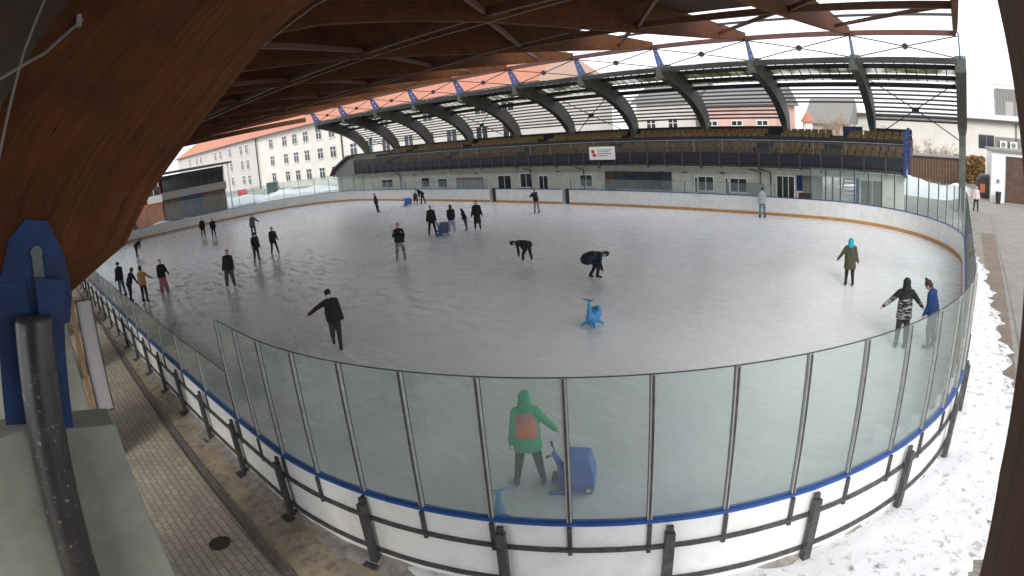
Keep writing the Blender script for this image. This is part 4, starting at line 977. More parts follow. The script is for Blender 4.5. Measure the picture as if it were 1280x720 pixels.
# parked vehicles by the building
def vehicle(name,label,loc,rz,L,Wd,H,m,cab):
    t=thing(name,label,'car',loc,rz); mb=MB()
    if cab=='van': prof=[(-L/2,.35),(L/2,.35),(L/2,1.0),(L/2-.5,1.15),(L/2-1.0,H),(-L/2,H)]
    else: prof=[(-L/2,.3),(L/2,.3),(L/2,.75),(L/2-1.0,.9),(L/2-1.7,H),(-L/2+.8,H),(-L/2+.1,.95)]
    mb.prism(prof,1,-Wd/2,Wd/2); build(mb,'body',m,t,bevel=.08)
    for s_ in (-1,1): mb=MB(); mb.box(-L/2+.9,L/2-1.5,s_*Wd/2-.01*s_,s_*Wd/2+.02*s_,H*.62,H*.88); build(mb,'window',M['window_dark'],t)
    for sx in (-1,1):
        for sy in (-1,1):
            mb=MB(); mb.tube([(sx*L*.32,sy*(Wd/2-.12),.32),(sx*L*.32,sy*(Wd/2+.03),.32)],.32,16); wl=build(mb,'wheel',M['black'],t)
            mb=MB(); mb.tube([(sx*L*.32,sy*(Wd/2+.03),.32),(sx*L*.32,sy*(Wd/2+.045),.32)],.18,12); build(mb,'rim',M['cable'],wl)
    return t
vehicle('parked_van','dark green van parked in front of the cream building',(-93,41.5,-.05),R(150),4.2,1.8,2.0,M['green_van'],'van')
vehicle('parked_car','small red car parked in front of the grey wing',(-100,38.5,-.05),R(155),3.4,1.5,1.35,M['red_paint'],'car')

exec_people=True
# ------------------------------------------------------------------ people
CM={}
def cloth(name,c,rough=.85,pat=None):
    if name in CM: return CM[name]
    m=mat('cloth_'+name,c,rough,noise=.3,nscale=7,bump=1.,bscale=11)
    if pat:
        nt=m.node_tree; N=nt.nodes; L=nt.links; b=N['Principled BSDF']; tc=N.new('ShaderNodeTexCoord')
        if pat=='stripe':
            mp=N.new('ShaderNodeMapping'); mp.inputs['Scale'].default_value=(5,5,24); L.new(tc.outputs['Object'],mp.inputs['Vector'])
            n=N.new('ShaderNodeTexNoise'); n.inputs['Scale'].default_value=1; n.inputs['Detail'].default_value=3; L.new(mp.outputs[0],n.inputs['Vector'])
            sp=N.new('ShaderNodeSeparateXYZ'); L.new(tc.outputs['Object'],sp.inputs[0])
            cr=ramp(N,[(.44,(.012,.012,.014)),(.5,(.06,.06,.062)),(.56,(.33,.33,.34))]); L.new(n.outputs['Fac'],cr.inputs['Fac'])
            r=N.new('ShaderNodeMapRange'); r.inputs['From Min'].default_value=1.28; r.inputs['From Max'].default_value=1.22; L.new(sp.outputs['Z'],r.inputs['Value'])
            mx=N.new('ShaderNodeMix'); mx.data_type='RGBA'; mx.inputs['A'].default_value=(.014,.014,.016,1); L.new(cr.outputs['Color'],mx.inputs['B']); L.new(r.outputs['Result'],mx.inputs['Factor'])
            L.new(mx.outputs['Result'],b.inputs['Base Color'])
        if pat=='camo':
            n=N.new('ShaderNodeTexNoise'); n.inputs['Scale'].default_value=9; L.new(tc.outputs['Object'],n.inputs['Vector'])
            cr=ramp(N,[(.4,(.08,.09,.09)),(.5,(.25,.26,.27)),(.6,(.45,.46,.46))]); L.new(n.outputs['Fac'],cr.inputs['Fac']); L.new(cr.outputs['Color'],b.inputs['Base Color'])
        if pat=='backprint':
            sp=N.new('ShaderNodeSeparateXYZ'); L.new(tc.outputs['Object'],sp.inputs[0])
            def box1(sock,lo,hi,soft):
                a=N.new('ShaderNodeMapRange'); a.inputs['From Min'].default_value=lo-soft; a.inputs['From Max'].default_value=lo+soft; L.new(sock,a.inputs['Value'])
                c_=N.new('ShaderNodeMapRange'); c_.inputs['From Min'].default_value=hi+soft; c_.inputs['From Max'].default_value=hi-soft; L.new(sock,c_.inputs['Value'])
                mu=N.new('ShaderNodeMath'); mu.operation='MULTIPLY'; L.new(a.outputs[0],mu.inputs[0]); L.new(c_.outputs[0],mu.inputs[1]); return mu.outputs[0]
            bx=box1(sp.outputs['X'],-.16,.16,.015); bz=box1(sp.outputs['Z'],.92,1.28,.02); by=box1(sp.outputs['Y'],-1,-.05,.01)
            m1=N.new('ShaderNodeMath'); m1.operation='MULTIPLY'; L.new(bx,m1.inputs[0]); L.new(bz,m1.inputs[1]); m2=N.new('ShaderNodeMath'); m2.operation='MULTIPLY'; L.new(m1.outputs[0],m2.inputs[0]); L.new(by,m2.inputs[1])
            gr_=N.new('ShaderNodeMapRange'); gr_.inputs['From Min'].default_value=.92; gr_.inputs['From Max'].default_value=1.28; L.new(sp.outputs['Z'],gr_.inputs['Value'])
            nn_=N.new('ShaderNodeTexNoise'); nn_.inputs['Scale'].default_value=7; L.new(tc.outputs['Object'],nn_.inputs['Vector'])
            ad=N.new('ShaderNodeMath'); ad.inputs[1].default_value=-.25; L.new(nn_.outputs['Fac'],ad.inputs[0]); a2=N.new('ShaderNodeMath'); L.new(gr_.outputs[0],a2.inputs[0]); L.new(ad.outputs[0],a2.inputs[1])
            cr=ramp(N,[(.3,(.72,.13,.03)),(.65,(.62,.17,.10)),(1,(.40,.16,.14))]); L.new(a2.outputs[0],cr.inputs['Fac'])
            mx=N.new('ShaderNodeMix'); mx.data_type='RGBA'; L.new(m2.outputs[0],mx.inputs['Factor']); mx.inputs['A'].default_value=(*c,1); L.new(cr.outputs['Color'],mx.inputs['B']); L.new(mx.outputs['Result'],b.inputs['Base Color'])
    CM[name]=m; return m
BLK=cloth('black',(.014,.014,.016)); DK=cloth('charcoal',(.035,.035,.038)); NV=cloth('navy',(.012,.015,.035))
HAIRD=mat('dark_hair',(.02,.014,.01),.5,noise=.3,nscale=30); EYE=mat('dark_eye',(.01,.01,.01),.2); LIP=mat('lips',(.42,.16,.13),.5)
def rx(a): return Matrix.Rotation(a,3,'X')
def ry(a): return Matrix.Rotation(a,3,'Y')
NP=0
def person(pos, rel, label, H=1.68, jacket=BLK, trousers=BLK, boots=BLK, head='hair', headc=None, lean=0, side=0, hp=0,
           la=(5,10,10), ra=(5,10,10), ll=(5,4,8), rl=(0,4,4), skirt=False, coat=0., hands=None, detail=False, fat=1., world_rz=None, loosetr=1.0, skates=True, flare=False, mask=None, hx=0, zoff=0., group=None):
    """la/ra: forward swing, outward, elbow bend. ll/rl: forward swing, outward, knee bend (degrees)."""
    x,y=pos; az=math.atan2(x,y)
    t=thing('person',label,'person',(x,y,zoff),(-az+R(rel)) if world_rz is None else world_rz,group)
    s=H; T=ry(R(side))@rx(-R(lean)); Hh=T@rx(-R(hp))@ry(0)
    if hx: Hh=T@Matrix.Rotation(R(hx),3,'Z')@rx(-R(hp))
    # legs first, in hip frame
    def leg(sg,a):
        f,o,k=map(R,a); hip=Vector((sg*.052*s,0,0)); d1=ry(-sg*o)@rx(f)@Vector((0,0,-1)); knee=hip+d1*.245*s
        d2=ry(-sg*o)@rx(f-k)@Vector((0,0,-1)); ank=knee+d2*.225*s; return hip,knee,ank,(f-k)
    legs=[leg(-1,ll),leg(1,rl)]
    low=min(l[2].z for l in legs); P=Vector((0,0,-low+.085+.0)); 
    legs=[(a+P,b+P,c+P,f) for a,b,c,f in legs]
    up=lambda v: P+T@Vector(v)
    sh=[up((-.090*s,0,.272*s)),up((.090*s,0,.272*s))]
    def arm(sg,a,S):
        f,o,k=map(R,a); M1=T@ry(-sg*o)@rx(f); d1=M1@Vector((0,0,-1)); el=S+d1*.165*s
        d2=T@ry(-sg*o)@rx(f+k)@Vector((0,0,-1)); wr=el+d2*.145*s; return S,el,wr,d2,T@ry(-sg*o)@rx(f+k)
    arms=[arm(-1,la,sh[0]),arm(1,ra,sh[1])]
    neck=up((0,0,.315*s)); hc=neck+Hh@Vector((0,.012*s,.085*s))
    vx=.018 if detail else .026; tx=T@Vector((1,0,0))
    B=MB()
    B.cap(up((0,0,-.02*s)),up((0,0,.10*s)),.066*s,.062*s,1.15,tx); B.cap(up((0,0,.10*s)),up((0,0,.235*s)),.062*s,.050*s,1.15,tx)
    B.cap(sh[0],sh[1],.030*s,.030*s); B.cap(up((0,0,.27*s)),neck+Hh@Vector((0,0,.03*s)),.032*s,.03*s)
    B.ell(hc,(.047*s,.056*s,.066*s),rot=Hh); B.ell(hc+Hh@Vector((0,.02*s,-.03*s)),(.034*s,.038*s,.035*s),rot=Hh)
    B.ell(hc+Hh@Vector((0,.058*s,-.008*s)),(.009*s,.013*s,.014*s),rot=Hh,n=8,m=6)
    for sg in (-1,1): B.ell(hc+Hh@Vector((sg*.048*s,.0,-.005*s)),(.007*s,.012*s,.018*s),rot=Hh,n=8,m=6)
    for a,b,c,f in legs:
        B.cap(a,b,.046*s,.034*s); B.cap(b,c,.034*s,.022*s); B.cap(c,c+rx(max(min(f,.25),-.9))@Vector((0,.06*s,-.018*s)),.019*s,.012*s)
    for S,e,w,d,Mx in arms:
        B.cap(S,e,.03*s,.023*s); B.cap(e,w,.023*s,.016*s); B.cap(w+d*.01*s,w+d*.045*s,.017*s,.016*s)
    ob=remeshed(B,'body',M['skin'],t,vx)
    # fingers, eyes and mouth joined into the same mesh
    F=MB()
    for ai,(S,e,w,d,Mx) in enumerate(arms):
        sg=-1 if ai==0 else 1
        base=w+d*.05*s; lat=Mx@Vector((0,1,0)); curl=Mx@Vector((-sg,0,0))
        for j,(o_,L_) in enumerate(((-.014,.036),(-.005,.042),(.004,.039),(.013,.031))):
            p0=base+lat*o_*s-d*.012*s; p1=p0+d*L_*.5*s+curl*.004*s; p2=p1+(d*.7+curl*.7)*L_*.5*s
            F.tube([p0,p1,p2],[.0058*s,.0052*s,.004*s],6)
        p0=w+d*.012*s+lat*.012*s; p1=p0+lat*.022*s+d*.016*s; p2=p1+d*.02*s+curl*.008*s
        F.tube([p0,p1,p2],[.0068*s,.006*s,.0045*s],6)
    for sg in (-1,1): F.ell(hc+Hh@Vector((sg*.019*s,.050*s,.006*s)),(.006*s,.004*s,.004*s),1,8,6,rot=Hh)
    F.ell(hc+Hh@Vector((0,.053*s,-.030*s)),(.014*s,.005*s,.004*s),2,8,6,rot=Hh)
    fme=F.mesh('f',[M['skin'],EYE,LIP]); bm=bmesh.new(); bm.from_mesh(ob.data); bm.from_mesh(fme); bm.to_mesh(ob.data); bm.free()
    ob.data.materials.clear()
    for m_ in (M['skin'] if hands is None else M['skin'],EYE,LIP): ob.data.materials.append(m_)
    bpy.data.meshes.remove(fme)
    # trousers
    if not skirt:
        Tm=MB(); Tm.cap(up((0,0,-.035*s)),up((0,0,.04*s)),.078*s*fat,.076*s*fat,1.22,tx)
        for a,b,c,f in legs:
            e_=.030*s*loosetr if not flare else .055*s
            Tm.cap(a,b,.055*s*min(1.15,loosetr),.043*s*loosetr); Tm.cap(b,b.lerp(c,.93),.043*s*loosetr,e_)
        remeshed(Tm,'trousers',trousers,t,vx)
    else:
        Tm=MB(); Tm.cap(up((0,0,-.03*s)),up((0,0,.05*s)),.078*s,.075*s,1.2,tx)
        for a,b,c,f in legs: Tm.cap(a,b,.062*s,.062*s); Tm.cap(b,b.lerp(c,.97),.062*s,.066*s)
        remeshed(Tm,'wide_trousers',trousers,t,vx,smooth=5)
    # jacket
    J=MB(); J.ecyl(up((0,0,-.055*s)),up((0,0,.10*s)),.088*s*fat,.090*s*fat,1.27,tx); J.cap(up((0,0,.04*s)),up((0,0,.12*s)),.086*s*fat,.088*s*fat,1.25,tx); J.cap(up((0,0,.12*s)),up((0,0,.245*s)),.088*s*fat,.070*s,1.30,tx)
    if coat>0: J.ecyl(up((0,0,(-coat-.05)*s)),up((0,0,.08*s)),.098*s*fat,.088*s*fat,1.25,tx)
    J.cap(sh[0],sh[1],.044*s,.044*s); J.cap(up((0,0,.27*s)),up((0,0,.325*s)),.046*s,.036*s)
    for q_ in sh: J.cap(q_,up((0,0,.305*s)),.045*s,.038*s)
    for S,e,w,d,Mx in arms: J.cap(S,e,.047*s,.037*s); J.cap(e,w,.037*s,.028*s)
    remeshed(J,'jacket',jacket,t,vx,smooth=4)
    if hands is not None:
        G=MB()
        for S,e,w,d,Mx in arms: G.cap(w-d*.01*s,w+d*.045*s,.022*s,.021*s); 
        for ai,(S,e,w,d,Mx) in enumerate(arms):
            sg=-1 if ai==0 else 1; base=w+d*.05*s; lat=Mx@Vector((0,1,0)); curl=Mx@Vector((-sg,0,0))
            for o_,L_ in ((-.015,.038),(-.005,.044),(.005,.041),(.014,.033)):
                p0=base+lat*o_*s-d*.012*s; p1=p0+d*L_*.5*s+curl*.004*s; p2=p1+(d*.7+curl*.7)*L_*.52*s
                G.tube([p0,p1,p2],[.0075*s,.007*s,.006*s],6)
            p0=w+d*.01*s+lat*.012*s; p1=p0+lat*.024*s+d*.016*s; p2=p1+d*.022*s+curl*.008*s
            G.tube([p0,p1,p2],[.009*s,.008*s,.007*s],6)
        build(G,'gloves',hands,t,smooth=True)
    # head wear
    hcol=headc or HAIRD
    Hd=MB(); back=lambda v: hc+Hh@Vector(v)
    if head=='hair':
        Hd.ell(back((0,-.012*s,.016*s)),(.052*s,.056*s,.060*s),rot=Hh); remeshed(Hd,'hair',hcol,t,vx,2)
    elif head=='long_hair':
        Hd.ell(back((0,-.012*s,.016*s)),(.053*s,.057*s,.060*s),rot=Hh); Hd.cap(back((0,-.03*s,0)),back((0,-.05*s,-.11*s)),.045*s,.035*s,1.2,Hh@Vector((1,0,0))); remeshed(Hd,'hair',hcol,t,vx,2)
    elif head in('hat','pompom'):
        Hd.ell(back((0,-.008*s,.028*s)),(.055*s,.060*s,.056*s),rot=Hh); Hd.cap(back((0,0,.012*s)),back((0,0,.02*s)),.052*s,.054*s)
        if head=='pompom': Hd.ell(back((0,-.01*s,.098*s)),(.022*s,.022*s,.022*s),rot=Hh)
        remeshed(Hd,'hat',hcol,t,.016,1)
        h2=MB(); h2.ell(back((0,-.02*s,-.012*s)),(.049*s,.045*s,.045*s),rot=Hh); build(h2,'hair',HAIRD,t,smooth=True)
    elif head=='hood':
        Hd.ell(back((0,-.014*s,.004*s)),(.062*s,.060*s,.075*s),rot=Hh); Hd.cap(back((0,-.02*s,-.05*s)),back((0,-.035*s,-.085*s)),.055*s,.06*s,1.2,Hh@Vector((1,0,0))); remeshed(Hd,'hood',hcol,t,vx,3)
    elif head=='helmet':
        Hd.ell(back((0,-.004*s,.026*s)),(.064*s,.072*s,.058*s),rot=Hh); remeshed(Hd,'helmet',hcol,t,vx,1)
    if mask:
        mk=MB(); mk.ell(back((0,.022*s,-.026*s)),(.037*s,.040*s,.030*s),rot=Hh); build(mk,'face_mask',mask,t,smooth=True)
    # skates
    for a,b,c,f in legs:
        Q=rx(max(min(f,.25),-.9)); K=MB(); c0=c
        K.cap(c0+Q@Vector((0,-.008*s,.03*s)),c0+Q@Vector((0,-.006*s,-.012*s)),.034*s,.031*s)
        K.cap(c0+Q@Vector((0,-.01*s,-.018*s)),c0+Q@Vector((0,.09*s,-.026*s)),.028*s,.021*s,1.05)
        sk_=remeshed(K,'skate' if skates else 'boot',boots,t,.014,1)
        if skates:
            Bl=MB()
            def pp(yy,zz,xx): return c0+Q@Vector((xx,yy*s,0))+Vector((0,0,zz)) if False else c0+Q@Vector((xx,yy*s,zz))
            P8=[pp(-.035,-.083,-.003),pp(-.035,-.083,.003),pp(.105,-.083,.003),pp(.105,-.083,-.003),pp(-.04,-.045,-.003),pp(-.04,-.045,.003),pp(.115,-.05,.003),pp(.115,-.05,-.003)]
            Bl.hexa(P8); build(Bl,'blade',M['ice_blade'],sk_)
    return t
GREY=cloth('grey',(.17,.18,.19)); WHT=cloth('white',(.6,.62,.64)); OLV=cloth('olive',(.060,.058,.035)); JEAN=cloth('light_denim',(.30,.36,.48)); BLU=cloth('royal_blue',(.018,.045,.17))
TEAL=cloth('teal',(.02,.33,.45)); PINK=cloth('pink',(.45,.17,.22)); MUST=cloth('mustard',(.42,.22,.07)); STR=cloth('striped',(.1,.1,.1),pat='stripe'); CAMO=cloth('camo',(.3,.3,.3),pat='camo')
GRN=cloth('green_print',(.045,.34,.17),pat='backprint'); GRN2=cloth('green_plain',(.045,.34,.17)); PUR=cloth('purple_boot',(.09,.08,.30),.5); WB=cloth('white_boot',(.7,.7,.7),.5); MAR=cloth('maroon',(.06,.015,.022)); DENIM=cloth('grey_blue',(.10,.13,.20))

person((-5.35,5.62),-4,'person in green hoodie with orange back print, standing behind the tall glass',1.62,GRN,cloth('dark_jeans',(.035,.033,.035)),PUR,'hood',GRN2,lean=3,la=(-4,12,6),ra=(14,36,8),ll=(0,9,2),rl=(0,9,2),coat=.06,detail=True,fat=1.12,hp=8)
person((-13.71,7.31),180,'skater in black jacket with one arm out and pale face mask, alone on the ice',1.72,BLK,DK,NV,'hat',BLK,lean=6,la=(0,8,15),ra=(8,72,20),ll=(2,-2,6),rl=(12,2,70),detail=True,fat=1.12,mask=WHT,side=5)
person((-1.08,14.41),14,'person in black hood and grey striped jacket, arms held out',1.75,STR,DK,DK,'hood',BLK,la=(4,46,8),ra=(4,42,28),ll=(0,3,2),rl=(-3,0,4),detail=True,coat=.05)
person((-.34,14.73),70,'person in blue jacket and maroon bobble hat looking down by the glass',1.72,BLU,cloth('grey_jeans',(.12,.12,.14)),GREY,'pompom',MAR,lean=10,hp=30,la=(12,2,20),ra=(12,2,20),ll=(6,2,14),rl=(-2,2,4),detail=True)
person((-3.5,19.53),8,'person in long olive coat and bright teal hat skating away',1.6,OLV,BLK,BLK,'hood',TEAL,la=(4,34,6),ra=(2,16,4),ll=(0,3,2),rl=(0,3,4),coat=.12,detail=True,fat=1.1)
person((-12.06,16.43),-78,'skater in navy clothes bending low with knees bent and white skates',1.72,NV,NV,BLK,'hat',BLK,lean=74,la=(74,6,10),ra=(66,12,25),ll=(48,8,74),rl=(60,12,70),detail=True,hp=22,fat=1.42)
person((-15.58,17.32),80,'black clad skater stooping with one arm down and white skates',1.6,BLK,BLK,WB,'hat',BLK,lean=78,la=(70,18,4),ra=(48,4,0),ll=(30,14,26),rl=(-4,14,4),hp=20)
person((-21.99,15.71),172,'skater in black puffer jacket and camouflage trousers, hands at chest',1.72,BLK,CAMO,BLK,'hair',None,lean=2,la=(20,20,115),ra=(30,24,100),ll=(2,6,2),rl=(2,8,2),fat=1.25,loosetr=1.15)
person((-25.35,8.52),165,'skater in black top and wide grey trousers gliding with feet apart',1.78,BLK,cloth('dark_grey',(.07,.075,.075)),WB,'hair',None,la=(6,12,10),ra=(6,10,8),ll=(6,6,8),rl=(-4,10,10),loosetr=1.3,side=-4)
person((-30.46,12.01),-165,'skater in black jacket and black trousers striding, right of a pale topped one',1.66,BLK,BLK,BLK,'hat',BLK,lean=8,la=(10,8,30),ra=(16,12,50),ll=(-14,8,8),rl=(18,8,14),fat=1.15)
person((-41.2,16.3),200,'distant skater in pale top just behind the black clad striding one',1.75,cloth('dull_grey',(.12,.12,.13)),DK,DK,'hair',None,la=(30,40,40),ra=(6,10,10),lean=6)
person((-31.39,13.54),190,'slim skater in dark jacket and narrow trousers, feet apart, near the striding one',1.62,cloth('brown_black',(.03,.027,.024)),BLK,BLK,'hair',None,la=(14,14,30),ra=(4,8,10),ll=(18,8,10),rl=(-6,6,6))
person((-28.45,6.06),190,'person in black jacket and wide pink trousers, left part of the ice',1.64,BLK,PINK,PINK,'hair',None,la=(6,22,12),ra=(4,10,8),skirt=True)
person((-27.6,4.86),-30,'person in mustard jacket and dark bobble hat beside the near left boards',1.66,MUST,BLK,BLK,'pompom',BLK,la=(4,8,6),ra=(22,42,20),ll=(4,5,4),rl=(-6,6,8))
person((-28.6,4.35),-60,'person in navy jacket with pale shoulder band leaning beside the mustard jacket',1.62,cloth('navy_band',(.016,.019,.04)),NV,BLK,'hat',NV,lean=26,la=(20,10,10),ra=(30,34,8),ll=(6,5,10),rl=(-8,5,8))
person((-30.6,4.25),40,'person in dark jacket and grey blue jeans, partly hidden behind the left rib',1.78,BLK,DENIM,BLK,'hair',None,ll=(4,3,4))
person((-46.05,8.11),-60,'small dark skater bending forward at the far left end',1.6,BLK,BLK,BLK,'hair',None,lean=58,la=(40,4,20),ra=(40,4,20),ll=(6,5,6),rl=(-6,5,6))
person((-48.35,14.52),175,'left one of two black clad skaters standing side by side near the far left boards',1.66,BLK,BLK,BLK,'hair',None,fat=1.1)
person((-46.6,14.9),185,'right one of two black clad skaters standing side by side near the far left boards',1.6,BLK,BLK,BLK,'hair',None,ra=(8,12,12))
person((-40.2,26.8),-65,'lone dark skater leaning sharply sideways below the far left boards',1.66,DK,BLK,BLK,'hair',None,side=-24,lean=6,ll=(2,-16,4),rl=(2,24,4))
person((-39.9,30.6),-10,'dark person crouching behind a small blue skating aid by the far boards',1.4,BLK,BLK,BLK,'hair',None,lean=38,la=(50,6,10),ra=(50,6,10),ll=(60,8,80),rl=(40,8,70))
person((-40.0,31.5),80,'dark person bending towards the crouching one by the far boards',1.72,BLK,BLK,BLK,'hair',None,lean=52,la=(36,6,10),ra=(36,6,10),ll=(12,4,8),rl=(-10,4,6))
person((-25.71,20.7),175,'skater in all black with pale cap, feet apart, left of the blue box',1.72,BLK,BLK,BLK,'hat',cloth('pale_cap',(.4,.4,.38)),la=(4,12,6),ra=(4,12,6),ll=(2,8,4),rl=(-2,8,4),fat=1.12)
person((-24.64,21.25),0,'long haired person in black top and light jeans pushing the blue box',1.68,BLK,JEAN,WB,'long_hair',None,la=(20,6,40),ra=(20,6,40),lean=8,loosetr=1.2)
person((-24.9,22.5),60,'small dark child leaning beside the person in light jeans',1.3,BLK,cloth('dark_blue',(.03,.035,.08)),PINK,'hood',BLK,lean=20,ll=(-10,6,6))
person((-24.0,22.6),178,'person in long black coat right of the group at the blue box',1.74,BLK,BLK,WB,'hair',None,coat=.22,la=(2,16,8),ra=(2,16,8))
person((-25.18,29.06),150,'person in black top and beige trousers with raised arm in front of the open gate',1.66,BLK,cloth('beige',(.30,.24,.20)),BLK,'hair',None,lean=14,la=(60,10,100),ra=(40,30,100),ll=(4,8,4),rl=(-6,8,4))
person((-10.98,31.98),20,'person in pale grey top and blue jeans touching the far boards',1.74,cloth('pale_grey',(.42,.44,.47)),cloth('blue_denim',(.14,.19,.27)),BLK,'hair',None,la=(8,4,20),ra=(4,4,10))
person((1.55,43.2),185,'person in pale pink jacket and black trousers on the path by the column',1.72,cloth('pale_pink',(.62,.5,.5)),BLK,BLK,'hair',None,skates=False,zoff=-.05)

# ------------------------------------------------------------------ skating aids
def dolphin(loc, rz, label, s=1.):
    t=thing('dolphin_skating_aid',label,'skating aid',loc,rz,'blue dolphin skating aids')
    D=MB()
    pts=[((-.02,0,.78),.040),((-.03,0,.62),.055),((-.03,0,.42),.085),((0,0,.25),.14),((.14,0,.20),.17),((.30,0,.28),.18),((.42,0,.38),.14)]
    for (a,ra),(b,rb) in zip(pts[:-1],pts[1:]): D.cap(Vector(a)*s,Vector(b)*s,ra*s,rb*s)
    D.cap(Vector((.42,0,.38))*s,Vector((.52,0,.30))*s,.06*s,.035*s)
    for sg in (-1,1):
        D.cap(Vector((-.02,0,.78))*s,Vector((-.08,sg*.21,.84))*s,.036*s,.018*s)
        D.cap(Vector((0,sg*.10,.12))*s,Vector((-.16,sg*.24,.03))*s,.06*s,.03*s)
        D.cap(Vector((.25,sg*.12,.12))*s,Vector((.30,sg*.28,.03))*s,.06*s,.03*s)
    remeshed(D,'body',M['dolphin_blue'],t,.018,3)
    Hn=MB(); Hn.tube([Vector((.22,-.18,.44))*s,Vector((.22,-.08,.50))*s,Vector((.22,.08,.50))*s,Vector((.22,.18,.44))*s],.018*s,8); build(Hn,'handle_bar',M['blue_rail'],t,smooth=True)
    for sg in (-1,1): E_=MB(); E_.ell(Vector((.43,sg*.11,.40))*s,(.015,.012,.015)); build(E_,'eye',M['black'],t,smooth=True)
    return t
az=lambda x,y: -math.atan2(x,y)
dolphin((-8.98,12.25,0),az(-8.98,12.25)+R(58),'light blue dolphin skating aid standing alone mid ice, tail up',.92)
dolphin((-4.88,4.48,0),R(-42),'light blue dolphin skating aid behind the near boards, only its tail showing',.86)
def cart(loc, rz, label, s=1., bm_=None):
    t=thing('box_skating_aid',label,'skating aid',loc,rz,'blue box shaped skating aids')
    mb=MB(); mb.prism([(-.06*s,.12*s),(.40*s,.08*s),(.47*s,.16*s),(.46*s,.45*s),(.38*s,.74*s),(-.04*s,.76*s),(-.08*s,.5*s)],1,-.24*s,.24*s); b_=build(mb,'body',bm_ or M['aid_blue'],t,bevel=.03*s)
    mb=MB(); mb.box(-.05*s,.425*s,-.246*s,.246*s,.50*s,.515*s); build(mb,'body_seam',M['blue_rail'],t)
    for sg in (-1,1):
        W_=MB(); W_.tube([(.36*s,sg*.235*s,.15*s),(.36*s,sg*.262*s,.15*s)],.085*s,22); wh=build(W_,'wheel',M['blue_rail'],t)
        W_=MB(); W_.tube([(.36*s,sg*.263*s,.15*s),(.36*s,sg*.270*s,.15*s)],.04*s,16); build(W_,'hub',M['window_frame'],wh)
    S_=MB(); S_.cap((-.10*s,0,.12*s),(-.13*s,0,.50*s),.10*s,.065*s); S_.cap((-.13*s,0,.5*s),(-.24*s,0,.74*s),.065*s,.05*s)
    S_.cap((-.05*s,0,.1*s),(-.05*s,0,.45*s),.1*s,.12*s,1.2,(0,1,0))
    for sg in (-1,1): S_.cap((-.05*s,sg*.17*s,.06*s),(-.32*s,sg*.2*s,.04*s),.06*s,.04*s)
    remeshed(S_,'front_stem',mat('mid_blue_plastic',(.07,.14,.45),.4) if 'mid_blue_plastic' not in bpy.data.materials else bpy.data.materials['mid_blue_plastic'],t,.018*s,3)
    Hn=MB(); Hn.tube([(-.30*s,-.20*s,.80*s),(-.25*s,-.1*s,.76*s),(-.25*s,.1*s,.76*s),(-.30*s,.20*s,.80*s)],.015*s,8); h_=build(Hn,'handle_bar',M['blue_rail'],t,smooth=True)
    for sg in (-1,1): G=MB(); G.tube([(-.325*s,sg*.26*s,.82*s),(-.295*s,sg*.17*s,.795*s)],.022*s,8); build(G,'grip',M['black'],h_,smooth=True)
    f_=MB(); f_.box(-.30*s,-.15*s,-.06*s,.14*s,.22*s,.30*s); build(f_,'foot_rest',M['navy'],t,bevel=.01)
    return t
cart((-4.78,5.86,0),az(-4.78,5.86)+R(-8),'blue box shaped skating aid with handlebars beside the green hoodie person',.86)
cart((-25.15,20.9,0),az(-25,20.9)+R(10),'dull blue grey box skating aid pushed by the person in light jeans',.95,mat('dull_blue_plastic',(.06,.075,.17),.5))
cart((-40.6,30.2,0),az(-40,30)+R(10),'small blue box skating aid next to the crouching person by the far boards',.9)

# ------------------------------------------------------------------ camera, light, render
cam=bpy.data.cameras.new('camera'); co=bpy.data.objects.new('camera',cam); COL.objects.link(co); sc.camera=co
cam.type='PANO'; cam.panorama_type='FISHEYE_LENS_POLYNOMIAL'; cam.sensor_width=36; cam.sensor_fit='HORIZONTAL'
F=743.6008*36/1280; K1=-.0163135
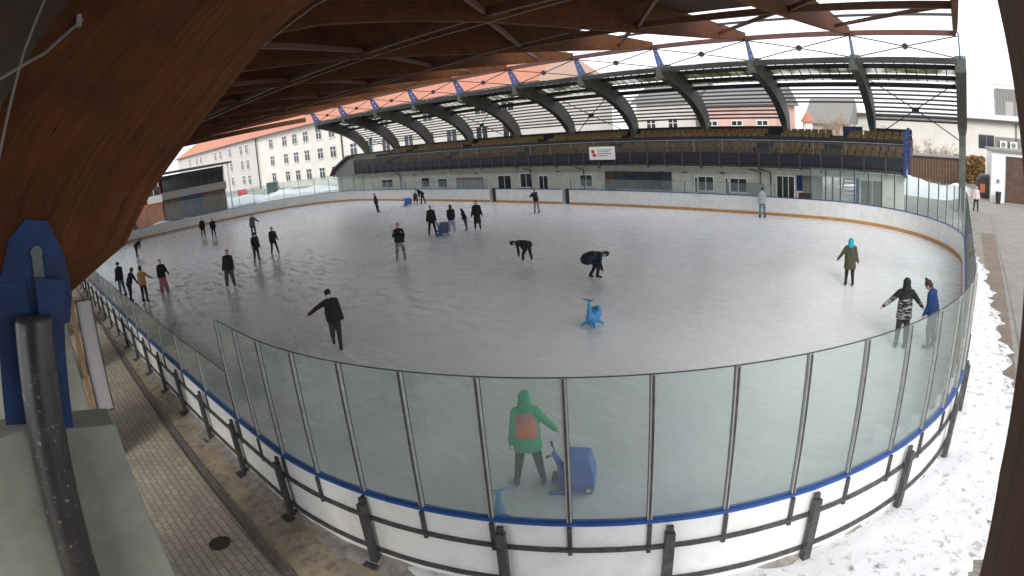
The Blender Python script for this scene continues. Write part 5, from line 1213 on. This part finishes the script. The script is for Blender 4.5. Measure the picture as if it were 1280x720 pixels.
# theta(r): inverse of r = F*theta*(1+K1*theta^2), fitted as a cubic in r
q=[0,0]
cam.fisheye_fov=R(180)
cam.fisheye_polynomial_k0=0; cam.fisheye_polynomial_k1=-1/F; cam.fisheye_polynomial_k2=0; cam.fisheye_polynomial_k3=K1/F**3; cam.fisheye_polynomial_k4=0
yaw,pitch,roll=.7661994,.2570752,-.0817687
Rm=Matrix.Rotation(yaw,3,'Z')@Matrix.Rotation(pi/2-pitch,3,'X')@Matrix.Rotation(roll,3,'Z')
co.matrix_world=Matrix.Translation((0,0,5.189))@Rm.to_4x4()
cam.clip_start=.02; cam.clip_end=3000

w=bpy.data.worlds.new('World'); sc.world=w; w.use_nodes=True; N=w.node_tree.nodes; L=w.node_tree.links
bg=N['Background']; sky=N.new('ShaderNodeTexSky'); sky.sky_type='NISHITA'; sky.sun_disc=False
EL,ROT=R(32),R(150)
sky.sun_elevation=EL; sky.sun_rotation=ROT; sky.dust_density=4
hs=N.new('ShaderNodeHueSaturation'); hs.inputs['Saturation'].default_value=.15; L.new(sky.outputs['Color'],hs.inputs['Color'])
mx=N.new('ShaderNodeMix'); mx.data_type='RGBA'; mx.inputs['Factor'].default_value=.75; mx.inputs['B'].default_value=(8.2,8.4,8.8,1); L.new(hs.outputs['Color'],mx.inputs['A'])
L.new(mx.outputs['Result'],bg.inputs['Color']); bg.inputs['Strength'].default_value=.12
sun=bpy.data.lights.new('sun','SUN'); sun.energy=1.0; sun.angle=R(20); sun.color=(1,.95,.88); so=bpy.data.objects.new('sun',sun); COL.objects.link(so)
dirv=Vector((sin(ROT)*cos(EL),cos(ROT)*cos(EL),sin(EL))); so.rotation_euler=dirv.to_track_quat('Z','Y').to_euler(); so.location=(0,-20,40)
vs_=sc.view_settings; vs_.view_transform='Standard'; vs_.look='None'; vs_.gamma=1; vs_.exposure=.85; vs_.use_curve_mapping=False
sc.render.engine='CYCLES'; cy=sc.cycles; cy.use_denoising=True; cy.max_bounces=8; cy.diffuse_bounces=4; cy.glossy_bounces=3; cy.transmission_bounces=4; cy.transparent_max_bounces=32; cy.caustics_reflective=False; cy.caustics_refractive=False
try: cy.denoiser='OPENIMAGEDENOISE'
except Exception: pass
